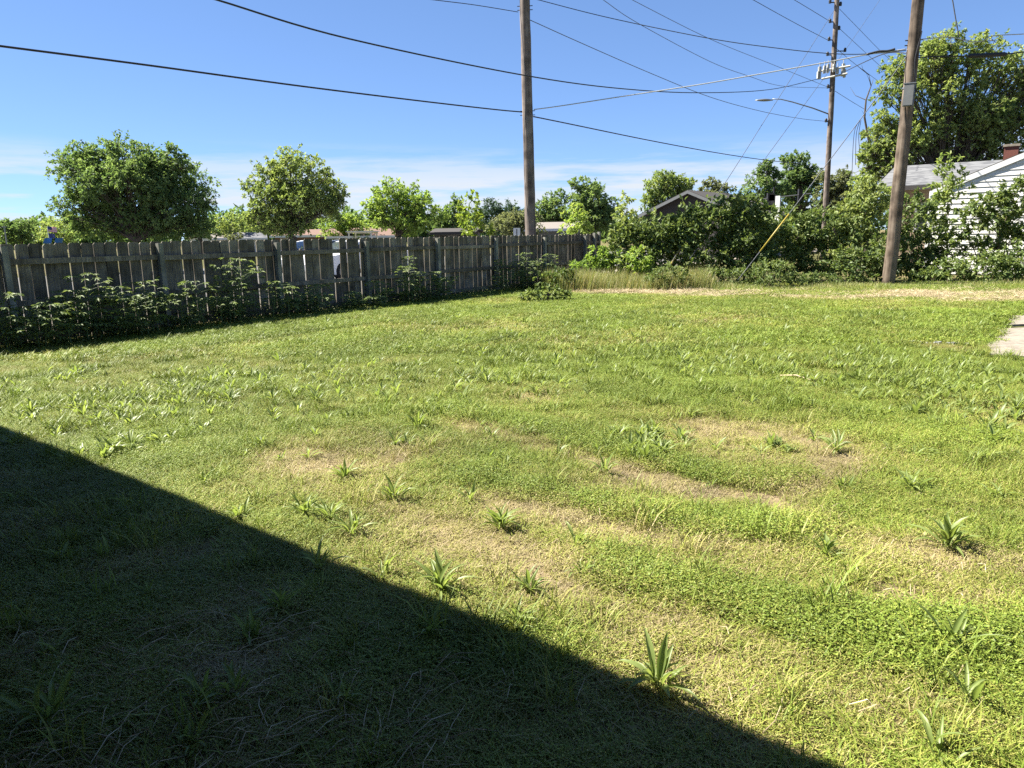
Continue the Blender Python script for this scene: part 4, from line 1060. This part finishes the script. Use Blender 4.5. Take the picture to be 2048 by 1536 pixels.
# ------------------------------------------------------------------ houses
def house(label, org, rz, w, d, he, pitch, wall, roof, trim='trim_white', over=.35, gables=True, name='house', windows=()):
    """gable wall along local x at y = 0, ridge along local y"""
    root = thing(name, label, 'house', (org[0], org[1], 0), rz)
    hp = he + pitch * w / 2
    G().prism([(0, 0, -.1), (w, 0, -.1), (w, 0, he), (w / 2, 0, hp), (0, 0, he)], (0, d, 0)).build('wall', wall, root)
    th = .12; ov = over
    rl = []
    for sgn in (0, 1):
        x0 = -ov if sgn == 0 else w + ov; z0 = he - pitch * ov
        prof = [(x0, -ov, z0 + .01), (w / 2, -ov, hp + .01), (w / 2, -ov, hp + th), (x0, -ov, z0 + th)]
        if sgn: prof = prof[::-1]
        rl.append(G().prism(prof, (0, d + 2 * ov, 0)).build('roof', roof, root))
        rb = [(x0, -ov - .022, z0 - .09), (w / 2, -ov - .022, hp - .09), (w / 2, -ov - .022, hp + th - .03), (x0, -ov - .022, z0 + th - .03)]
        if sgn: rb = rb[::-1]
        G().prism(rb, (0, .02, 0)).build('rake_board', trim, root)
        G().box((x0 - (.012 if sgn == 0 else -.012), d / 2, z0 + .0), (.02, d + 2 * ov - .06, .17)).build('fascia', trim, root)
    for (x, z, ww, hh) in windows:
        f = G().box((x, -.02, z), (ww + .12, .05, hh + .12)).build('window', trim, root)
        G().box((x, -.05, z), (ww, .02, hh)).build('pane', 'car_glass', f)
    return root, rl, hp
RZ2 = math.atan2(E2[1], E2[0])
# white sided house on the right
cw = np.array([at_y(1857, 460, 25.6)[0], 25.6])
WW, WH, WP = 7.4, 2.72, .42
wh, wr, hp = house('white lap-sided house at the right edge behind vines', cw, RZ2, WW, 9.0, WH, WP, 'siding_white', 'roof_dark', over=.05)
ex = .165
for k in range(int(hp / ex) + 1):
    z0 = .05 + k * ex; z1 = z0 + ex + .012
    zc_ = z0 + ex
    if zc_ > hp - .05: break
    ins = 0 if zc_ <= WH else (zc_ - WH) / WP
    L_ = WW - 2 * ins
    g = G().prism([(ins, -.030, z0), (ins, -.006, z1), (ins, -.002, z1), (ins, -.002, z0)], (L_, 0, 0))
    g.build('siding_board', 'siding_white', wh)
G().box((-.02, -.02, WH / 2), (.09, .07, WH)).build('corner_board', 'trim_white', wh)
cpos = at_y(2023, 302, 27.0)
cl = np.array([(cpos[:2] - cw) @ E2, (cpos[:2] - cw) @ E1])
ch = G().box((cl[0], cl[1], cpos[2] - .55), (.42, .42, 1.4)).build('chimney', 'brick_red', wr[0])
G().box((cl[0], cl[1], cpos[2] + .18), (.50, .50, .08)).build('chimney_cap', 'concrete', wr[0])
# tan house: long side towards the yard
ct = at_y(1770, 376, 31.0)
tn = thing('house', 'tan house with light grey shingle roof behind the brown pole', 'house', (ct[0], ct[1], 0), RZ2)
TE = 3.20
G().box((4.4, 3.4, TE / 2 - .05), (8.4, 6.6, TE + .1)).build('wall', 'wall_tan', tn)
g = G(); rz_ = TE + .98
g.prism([(-.3, -.35, TE - .05), (-.3, 3.5, rz_), (-.3, 7.35, TE - .05), (-.3, 7.35, TE + .05), (-.3, 3.5, rz_ + .1), (-.3, -.35, TE + .05)], (9.5, 0, 0)).build('roof', 'roof_grey_shingle', tn)
G().box((4.45, -.365, TE - .06), (9.5, .02, .16)).build('fascia', 'wall_brown', tn)
for x in (1.8, 5.4):
    f = G().box((x, .09, 2.0), (1.3, .05, 1.1)).build('window', 'trim_white', tn); G().box((x, .06, 2.0), (1.15, .02, .95)).build('pane', 'car_glass', f)
# brown house
pk = at_y(1381, 390, 46.0); hw = 2.8
cb = pk[:2] - E2 * hw
br, brl, hpb = house('brown gabled house hidden behind the arching bush', cb, RZ2, 2 * hw, 9.0, 2.75, .42, 'wall_brown', 'roof_dark', 'equipment_grey', .45)
fp = at_y(1556, 404, 45.0); lc = np.array([(fp[:2] - cb) @ E2, (fp[:2] - cb) @ E1])
o = G().box((lc[0], lc[1], fp[2] - .4), (.26, .2, 1.5)).build('flue', 'trim_white', br)
an = at_y(1547, 395, 45.4)
ant = thing('roof_antenna', 'black roof antenna with long thin boom beside the white flue', 'antenna', (an[0], an[1], 0))
O = np.array([an[0], an[1], 0])
G().tube([(0, 0, 0), (0, 0, at_y(1549, 374, 45.4)[2])], .05, 8).build('mast', 'dark_metal', ant)
G().tube([at_y(1504, 400, 45.4) - O, at_y(1622, 387, 45.4) - O], .035, 6).build('boom', 'galvanised', ant)
for px, py, w_, h_ in ((1541, 394, .4, .45), (1600, 390, .22, .7), (1545, 405, .5, .9), (1538, 415, .3, .3)):
    c = at_y(px, py, 45.4) - O; G().box(c, (w_, .2, h_)).build('reflector', 'dark_metal', ant)
# far houses seen over the fence
def far_house(label, px, Y, length, he, rise, depth_, wall, roof, rz=RZ2, trim='trim_white'):
    c = np.array([at_y(px, 470, Y)[0], Y])
    root = thing('house', label, 'house', (c[0], c[1], 0), rz)
    G().box((0, depth_ / 2, he / 2), (length, depth_, he)).build('wall', wall, root)
    x = -length / 2 - .4
    G().prism([(x, -.5, he - .1), (x, depth_ / 2, he + rise), (x, depth_ + .5, he - .1), (x, depth_ / 2, he + rise - .2)], (length + .8, 0, 0)).build('roof', roof, root)
    G().box((0, -.53, he - .12), (length + .8, .03, .2)).build('fascia', trim, root)
    for q in np.linspace(-length * .35, length * .35, max(2, int(length / 4))):
        f = G().box((q, -.02, he * .55), (1.3, .06, 1.1)).build('window', trim, root); G().box((q, -.06, he * .55), (1.1, .03, .9)).build('pane', 'car_glass', f)
    return root
far_house('grey house with beige roof right of the thick pole', 1098, 62, 4.6, 2.05, .55, 5, 'wall_grey', 'roof_beige', math.radians(-8))
far_house('long brick house with red-brown roof behind the forked tree', 630, 72, 7.5, 1.9, .55, 6, 'wall_brick', 'roof_red', math.radians(4))
far_house('brick house with red-brown roof behind the white carport frame', 722, 70, 5.5, 1.75, .75, 6, 'wall_brick', 'roof_red', math.radians(4))
far_house('small white house with beige roof near the dark bush tree', 440, 88, 2.2, 1.8, .5, 4, 'siding_white', 'roof_beige', math.radians(60))
far_house('grey roofed low house right of the dark bush tree', 500, 88, 3.0, 1.75, .65, 4, 'siding_white', 'roof_grey_shingle', math.radians(20))
far_house('dark house half hidden under the lime green young tree', 905, 60, 3.0, 1.9, .3, 4, 'wall_grey', 'roof_dark', math.radians(-8), 'wall_brown')
# white carport frame
cp = at_y(720, 470, 58.0); o = thing('carport', 'white metal carport frame in front of brick house', 'carport', (cp[0], cp[1], 0))
for sx in (-.85, .85):
    for sy in (0, 2.5): G().box((sx, sy, .95), (.10, .10, 1.9)).build('post', 'trim_white', o)
for sy in (0, 2.5): G().box((0, sy, 1.95), (1.9, .12, .10)).build('beam', 'trim_white', o)
G().box((0, 1.25, 2.03), (2.1, 2.9, .06)).build('roof', 'trim_white', o)
# flags and blue canopies far left
fp = at_y(97, 470, 95.0); o = thing('flag_pole', 'white flag pole with two flags at the far left', 'flag pole', (fp[0], fp[1], 0))
zt = at_y(93, 452, 95)[2]
G().tube([(0, 0, 0), (0, 0, zt)], [.06, .04], 8).build('pole', 'trim_white', o)
def wavy(x0, x1, z0, z1, name, mat, parent):
    xs = np.linspace(x0, x1, 9); V = []
    for t_ in (-.012, .012):
        for z in (z0, z1): V.append(np.column_stack([xs, .08 * np.sin((xs - x0) * 5.5) + t_, z - .10 * (xs - x0)]))
    V = np.vstack(V); n = 9; i = np.arange(8)
    F = [np.stack([i, i + 1, i + n + 1, i + n], 1), np.stack([i + 2 * n, i + 3 * n, i + 3 * n + 1, i + 2 * n + 1], 1), np.stack([i + n, i + n + 1, i + 3 * n + 1, i + 3 * n], 1), np.stack([i, i + 2 * n, i + 2 * n + 1, i + 1], 1)]
    return G().add(V, F).build(name, mat, parent)
fl = wavy(.05, 1.15, zt - .72, zt - .05, 'flag', 'flag_white', o)
for k in range(4):
    q = wavy(.052, 1.152, zt - .70 + .17 * k, zt - .62 + .17 * k, 'stripe', 'flag_red', fl); q.location = (0, -.03, 0)
q = wavy(.05, .5, zt - .42, zt - .04, 'canton', 'flag_navy', fl); q.location = (0, -.05, 0)
f2 = wavy(.05, .85, zt - 1.45, zt - .9, 'flag', 'flag_navy', o)
for px in (90, 112):
    c = at_y(px, 480, 92.0); o = thing('blue_canopy', 'slanted blue canopy panel ' + ('straight below the flag pole' if px == 90 else 'beside the one below the flag pole, nearer the shade tree'), 'canopy', (c[0], c[1], 0), 0, 'blue canopies')
    zt = at_y(px, 476, 92)[2]; zb = at_y(px, 487, 92)[2]
    G().prism([(-.30, 0, zb), (.18, 0, zb), (.38, 0, zt), (-.02, 0, zt)], (0, .9, 0)).build('panel', 'canvas_blue', o)
    for sx in (-.25, .15):
        for sy in (.1, .8): G().box((sx, sy, zb / 2), (.06, .06, zb)).build('post', 'galvanised', o)
lp = at_y(11, 470, 70.0); o = thing('lamp_post', 'slim pale lamp post among the far left trees', 'lamp post', (lp[0], lp[1], 0))
G().tube([(0, 0, 0), (0, 0, at_y(8, 455, 70)[2])], [.07, .05], 8).build('pole', 'galvanised', o)
G().box((.0, -.05, at_y(8, 455, 70)[2] + .06), (.32, .2, .1)).build('lamp_head', 'galvanised', o)
# white sign with a dark bar
sg = at_y(1033.5, 464, 36.0); o = thing('street_sign', 'small white sign with dark vertical bar above the fence', 'sign', (sg[0], sg[1], 0), math.radians(3))
G().tube([(0, 0, 0), (0, 0, sg[2] + .12)], .025, 8).build('post', 'galvanised', o)
pl = G().box((0, -.035, sg[2]), (.32, .012, .38)).build('panel', 'trim_white', o)
G().box((0, -.0445, sg[2]), (.045, .003, .27)).build('bar', 'dark_metal', pl)

# ------------------------------------------------------------------ parked cars
def car(label, px, Y, fwd, mat, lx, group='cars parked behind the fence'):
    """lx: local x that must stand at pixel px"""
    c = np.array([at_y(px, 470, Y)[0], Y]) - np.array(fwd) * lx
    root = thing('parked_car', label, 'car', (c[0], c[1], 0), math.atan2(fwd[1], fwd[0]), group)
    W_ = .88
    def arch(cx, R):
        return [(cx + R * math.cos(t_), .33 + R * math.sin(t_)) for t_ in np.linspace(-.25, math.pi + .25, 9)]
    prof = [(2.25, .40), (2.30, .62), (2.22, .80), (1.9, .95), (1.15, 1.03), (-2.1, 1.05), (-2.28, .85), (-2.3, .45), (-2.2, .30)]
    prof += arch(-1.38, .39)[::-1] + arch(1.38, .39)[::-1] + [(2.1, .28)]
    P = np.array(prof)
    g = G(); n = len(P)
    rings = []
    for yy, sc in ((-W_, .97), (-W_ + .07, 1.0), (W_ - .07, 1.0), (W_, .97)):
        Q = np.column_stack([P[:, 0] * (1 if abs(yy) < W_ else .99), np.full(n, yy), .3 + (P[:, 1] - .3) * sc]); rings.append(Q)
    V = np.vstack(rings); i = np.arange(n); j = (i + 1) % n
    F = [np.stack([i + k * n, i + (k + 1) * n, j + (k + 1) * n, j + k * n], 1) for k in range(3)]
    F += [np.array([list(range(n))[::-1]]), np.array([list(range(3 * n, 4 * n))])]
    body = g.add(V, F).build('body', mat, root)
    cab = np.array([(1.18, 1.02), (.35, 1.43), (.05, 1.48), (-1.5, 1.46), (-2.1, 1.04)])
    def cabin(name, s_, ins, mt, par):
        C = cab.copy(); C[:, 0] = -.45 + (C[:, 0] + .45) * s_
        a_ = np.column_stack([C[:, 0], np.where(C[:, 1] > 1.2, -W_ + .20, -W_ + .05) + ins, C[:, 1]])
        b_ = a_ * [1, -1, 1]; n = len(C); i = np.arange(n); j = (i + 1) % n
        G().add(np.vstack([a_, b_]), [np.stack([i, i + n, j + n, j], 1), np.array([list(range(n))]), np.array([list(range(n, 2 * n))[::-1]])]).build(name, mt, par)
    cabin('cabin', 1.0, 0, mat, root)
    for sy in (-1, 1):                           # side windows and pillars
        for wx in ([(.86, 1.07), (.28, 1.39), (-.10, 1.42), (-.10, 1.07)], [(-.2, 1.07), (-.2, 1.42), (-1.0, 1.42), (-1.05, 1.07)], [(-1.15, 1.07), (-1.1, 1.42), (-1.42, 1.41), (-1.85, 1.08)]):
            q = [(x, sy * (W_ - .045 - .15 * (z - 1.04) / .42 + .006), z) for x, z in wx]
            G().prism(q if sy > 0 else q[::-1], (0, -.01 * sy, 0)).build('window', 'car_glass', root)
        m_ = G().box((.86, sy * (W_ + .1), 1.10), (.12, .2, .14)).build('mirror', 'dark_metal', root)
        G().box((2.2, sy * .62, .76), (.12, .34, .13)).build('headlight', 'equipment_white', root)
        G().box((.1, sy * (W_ - .01), .33), (1.95, .04, .14)).build('sill', 'dark_metal', root)
        for wx in (1.38, -1.38):
            w_ = G().tube([(wx, sy * (W_ - .22), .33), (wx, sy * (W_ - .01), .33)], .33, 20).build('wheel', 'tyre', root)
            G().tube([(wx, sy * (W_ - .02), .33), (wx, sy * (W_ + .004), .33)], .21, 14).build('rim', 'galvanised', w_)
    G().add([(1.15, -W_ + .12, 1.06), (1.15, W_ - .12, 1.06), (.40, W_ - .24, 1.41), (.40, -W_ + .24, 1.41)], np.array([[0, 1, 2, 3]]) ).build('windshield', 'car_glass', root).location = (.03, 0, .012)
    return root
car('white car parked right behind the missing fence board', 652, 28.4, -E1, 'car_white', 1.38)
car('silver car parked farther back, glimpsed over the top rail gap', 668, 38.0, (1.0, .15), 'car_silver', -.4)
car('white car glimpsed past the broken board top', 588, 36.0, -E1, 'car_white', 1.0)

# ------------------------------------------------------------------ broad-leaved weeds in the lawn
def strap(L, w, arch, seed):
    """one plantain leaf: narrow stalk, broad ribbed blade, arching over"""
    r = np.random.default_rng(seed); K = 7; u = np.linspace(0, 1, K)
    wid = w * np.array([.12, .25, .72, 1.0, .92, .55, .04])
    ang = math.radians(86) - 1.05 * arch * u ** 1.25
    d = np.stack([np.cos(ang), np.zeros(K), np.sin(ang)], 1); P = np.zeros((K, 3))
    for k in range(1, K): P[k] = P[k - 1] + (d[k] + d[k - 1]) / 2 * L / (K - 1)
    nrm = np.stack([-d[:, 2], np.zeros(K), d[:, 0]], 1); tw = .25 * r.normal()
    rows = []
    for s_, lift in ((-1, .22), (-.5, .02), (0, 0.0), (.5, .02), (1, .22)):
        rows.append(P + np.array([0, 1, 0]) * (s_ * wid / 2)[:, None] + nrm * (lift * wid)[:, None] + nrm * (tw * s_ * wid / 2 * u)[:, None])
    V = np.stack(rows, 1).reshape(-1, 3); i = np.arange(K - 1)[:, None] * 5; j = np.arange(4)[None]
    F = np.stack([i + j, i + j + 1, i + 6 + j, i + 5 + j], -1).reshape(-1, 4)
    tone = np.tile(np.array([.45, .6, .8, .6, .45]), K) + .1 * r.normal()
    me = G().add(V, F, np.clip(tone, 0, 1)).mesh('plantain_leaf', True); me.materials.append(MATS['leaf_plantain']); return me, V, F, tone
LEAF = [strap(1.0, w, a, k) for k, (w, a) in enumerate([(.115, .7), (.13, 1.0), (.10, 1.3), (.14, .55), (.105, 1.7), (.085, .9), (.07, 1.2), (.12, 1.5)])]
NARROW = [5, 6, 2]
def rosette(label, px, py, size, nl, group, seed, narrow=False, splay=1.0):
    r = np.random.default_rng(seed); p = gnd(px, py); z = float(height(p[0], p[1]))
    root = thing('plantain_weed', label, 'weed', (p[0], p[1], z), r.random() * 6.28, group)
    nl = int(nl * 2.0)
    for k in range(nl):
        q = NARROW[r.integers(0, 3)] if narrow else r.integers(0, 8)
        o = link('leaf', LEAF[q][0], root)
        inner = k < nl * .55
        o.location = (r.normal() * .012, r.normal() * .012, -.004)
        o.rotation_euler = (r.normal() * .12, (r.uniform(-.08, .30) if inner else r.uniform(.25, .62)) * splay, k * 2.4 + r.normal() * .3)
        s = size * r.uniform(.55, 1.05); o.scale = (s, s * r.uniform(.85, 1.2), s)
GS = 'plantain rosettes in the sunlit near lawn'; GH = 'plantain rosettes in the house shadow'
NEAR = [('large plantain rosette rooted on the shadow edge, thick upright leaves', 1313, 1388, .21, 13, None, 0),
        ('wide spreading plantain cluster straddling the shadow edge', 880, 1196, .20, 14, None, 0),
        ('single broad ribbed leaf pair standing on the shadow edge', 768, 1168, .19, 4, None, 0),
        ('upright plantain with pale curved leaves on sunny turf', 1003, 1068, .19, 12, None, 0),
        ('small compact plantain with four upright leaves', 1155, 1098, .15, 6, None, 0),
        ('dark flattened plantain on a bare tan patch', 1652, 1122, .16, 10, None, 0),
        ('tall pointed plantain clump beside the flattened dark one', 1890, 1108, .24, 13, None, 0),
        ('low star-shaped plantain just beyond the shadow edge', 1056, 1198, .16, 12, None, 0),
        ('wiry narrow-leaved tuft growing at the shadow edge', 1030, 1268, .17, 10, None, 1)]
for k, (lb, px, py, sz, nl, gp, nw) in enumerate(NEAR): rosette(lb, px, py, sz, nl, gp, 300 + k, bool(nw))
for k, (px, py, sz, nl, nw) in enumerate([(1820, 985, .2, 10, 0), (1685, 985, .13, 8, 0), (1208, 952, .2, 6, 0), (1325, 912, .2, 13, 0), (1260, 905, .17, 7, 0), (690, 968, .19, 10, 0),
        (1668, 905, .2, 10, 0), (1418, 978, .1, 5, 0), (225, 915, .2, 11, 0), (265, 905, .2, 10, 0), (410, 975, .14, 7, 0), (660, 1050, .19, 9, 1), (705, 1080, .2, 9, 1), (610, 1040, .19, 9, 1),
        (632, 812, .2, 10, 0), (835, 865, .2, 9, 0), (1165, 1160, .13, 5, 0), (1905, 1310, .22, 6, 0), (1925, 1420, .17, 3, 0), (2030, 830, .24, 12, 0), (1290, 870, .15, 6, 0), (790, 1010, .2, 9, 1),
        (480, 1045, .15, 6, 0), (1950, 930, .14, 7, 0), (1720, 830, .13, 6, 0), (1010, 940, .12, 5, 0), (820, 900, .13, 6, 0), (940, 1010, .14, 6, 0), (1870, 1530, .16, 4, 0), (1830, 1310, .13, 4, 0),
        (560, 930, .12, 6, 0), (1540, 900, .12, 5, 0), (1990, 1000, .14, 6, 0)]):
    rosette(('narrow-leaved grassy plantain tuft in the sunlit near lawn' if nw else 'large many-leaved plantain rosette in the sunlit near lawn' if sz > .18 and nl > 8 else 'large plantain with only few leaves in the sunlit near lawn' if sz > .165 else 'small plantain rosette in the sunlit near lawn'), px, py, sz, nl, GS, 340 + k, bool(nw))
for k, (px, py, sz, nl, nw) in enumerate([(405, 1412, .17, 8, 0), (470, 1400, .17, 7, 0), (100, 1450, .19, 10, 0), (120, 1130, .15, 6, 0), (205, 1125, .14, 6, 0), (560, 1230, .2, 9, 1), (500, 1290, .16, 8, 0),
        (290, 1200, .13, 5, 0), (860, 1290, .16, 6, 0), (640, 1150, .19, 8, 1), (105, 1320, .13, 6, 0), (380, 1500, .14, 6, 0), (690, 1420, .14, 5, 0), (30, 1010, .14, 6, 0), (250, 1020, .14, 6, 1), (1010, 1330, .12, 4, 0)]):
    rosette(('narrow-leaved grassy plantain tuft in the house shadow' if nw else 'large plantain rosette in the house shadow' if sz > .155 else 'small plantain rosette in the house shadow'), px, py, sz, nl, GH, 400 + k, bool(nw))
# mid-lawn: smaller rosettes, one mesh each, from six shapes
def small_rosette(seed):
    r = np.random.default_rng(seed); g = G(); nl = r.integers(6, 10)
    for k in range(nl):
        me, V, F, tone = LEAF[r.integers(0, 8)]
        a_ = k * 2.4 + r.normal() * .4; ti = r.uniform(-.05, .5) if k < nl * .6 else r.uniform(.4, .9); s = r.uniform(.6, 1.1)
        Ry = np.array([[math.cos(ti), 0, math.sin(ti)], [0, 1, 0], [-math.sin(ti), 0, math.cos(ti)]]); Rz = np.array([[math.cos(a_), -math.sin(a_), 0], [math.sin(a_), math.cos(a_), 0], [0, 0, 1]])
        keep = np.arange(len(V)).reshape(-1, 5)[[0, 2, 3, 4, 5, 6]][:, [0, 2, 4]]
        Vk = V[keep.ravel()] * [1, 1.25, 1]; i = np.arange(5)[:, None] * 3; j = np.arange(2)[None]
        g.add((Vk @ Ry.T @ Rz.T) * s, np.stack([i + j, i + j + 1, i + 4 + j, i + 3 + j], -1).reshape(-1, 4), np.clip(np.tile(tone, 1)[keep.ravel()] + r.normal() * .1, 0, 1))
    me = g.mesh('plantain_rosette', True); me.materials.append(MATS['leaf_plantain']); return me, g
SM = [small_rosette(500 + k) for k in range(6)]
r = np.random.default_rng(21); cnt = 0
cand = []
while len(cand) < 2300:
    px, py = r.uniform(-120, 2170), 600 + 330 * r.random() ** 1.15
    p = gnd(px, py)
    if fence_off(p[0], p[1]) < .7 or in_quad(np.array([p[0]]), np.array([p[1]]), SLAB[0])[0] or float(straw_amt(np.array(p[0]), np.array(p[1]))) > .5: continue
    if r.random() < float(field(np.array(p[0]), np.array(p[1]), PATCH)) + .035: cand.append((p[0], p[1]))
cand.sort(key=lambda q: q[1])
gst = G()
for k, (x, y) in enumerate(cand):
    z = float(height(x, y)); s = (.065 + .11 * r.random() ** 1.4) * (1 if y < 11 else 1.15); rz = r.random() * 6.283
    if k < 240:
        o = link('plantain_weed', SM[k % 6][0]); o.location = (x, y, z - .004); o.rotation_euler = (r.normal() * .1, r.normal() * .1, rz); o.scale = (s, s, s)
        tag(o, ('tiny' if s < .09 else 'medium' if s < .13 else 'bushy taller') + ' plantain weed among many scattered over the mid lawn', 'weed', 'plantain weeds scattered over the mid lawn')
    else:
        gg = SM[k % 6][1]; V = np.vstack(gg.v) * s; c_, s_ = math.cos(rz), math.sin(rz)
        V = np.column_stack([V[:, 0] * c_ - V[:, 1] * s_ + x, V[:, 0] * s_ + V[:, 1] * c_ + y, V[:, 2] + z - .004])
        gst.add(V, [np.concatenate(gg.f)], np.concatenate(gg.t))
tag(gst.build('broadleaf_weeds', 'leaf_plantain', None, True), 'mass of upright plantain leaves across the far lawn', 'weeds', kind='stuff')
# broken grey lump and twig
r = np.random.default_rng(31); c = gnd(1876, 693); o = thing('rubble', 'broken grey rubble strip lying in grass left of the slabs', 'rubble', (c[0], c[1], 0))
for k in range(11):
    u = (k - 5) / 5 + .06 * r.normal(); th = np.sort(r.random(7)) * 6.283; rr = r.uniform(.018, .05) * (1 + .3 * r.normal(size=7))
    q = np.column_stack([u * .27 + rr * np.cos(th), -.10 * u + .015 * r.normal() + rr * .7 * np.sin(th), np.zeros(7)])
    ob = G().prism(q, (r.normal() * .02, r.normal() * .02, .045 + .03 * r.random())).build('chunk', 'stone_grey', o)
p0, p1 = gnd(1560, 760), gnd(1620, 769); c = (p0 + p1) / 2
ob = G().tube([p0 - c + [0, 0, .05], [.01, 0, .075], p1 - c + [0, 0, .05]], [.008, .009, .005], 6).build('twig', 'straw_stem'); ob.location = c
tag(ob, 'pale bent twig lying on the mid lawn', 'twig')

# ------------------------------------------------------------------ the house whose porch shades the foreground (camera stands under it)
ea, eb = gnd(0, 866)[:2], gnd(1412, 1462)[:2]
H2 = normalize(eb - ea); H1 = np.array([-H2[1], H2[0]])          # along the eave, and out into the yard
HE = 2.80
n_eave = ea @ H1 + (SUN_H @ H1) * HE / math.tan(SUN_EL)
# local frame of the house: x along E2, y along E1; origin below the camera
own = thing('porch_house', 'house with covered back porch casting the foreground shadow', 'house', (0, 0, 0), math.atan2(H2[1], H2[0]))
x0, x1, yw = -13.0, 7.0, -1.7
G().box(((x0 + x1) / 2, yw - 3.5, 1.4), (x1 - x0 - .6, 7.0, 2.9)).build('wall', 'wall_tan', own)
G().prism([(x0, n_eave, HE), (x0, n_eave, HE + .18), (x0, yw - 3.5, HE + 2.0), (x0, yw - 7.6, HE + .18), (x0, yw - 7.6, HE), (x0, yw - 3.5, HE + 1.8), (x0, yw, HE + .35)], (x1 - x0, 0, 0)).build('roof', 'roof_dark', own)
for px_ in (x0 + .3, -5.6, 1.4, x1 - .3): G().box((px_, n_eave - .2, HE / 2), (.12, .12, HE - .02)).build('porch_post', 'trim_white', own)
d_ = G().box((3.2, yw + .02, 1.05), (.95, .06, 2.1)).build('door', 'trim_white', own); G().tube([(3.55, yw + .05, 1.0), (3.55, yw + .11, 1.0)], .03, 8).build('handle', 'galvanised', d_)
w_ = G().box((-3.5, yw + .02, 1.5), (1.6, .06, 1.2)).build('window', 'trim_white', own); G().box((-3.5, yw + .055, 1.5), (1.4, .02, 1.0)).build('pane', 'car_glass', w_)
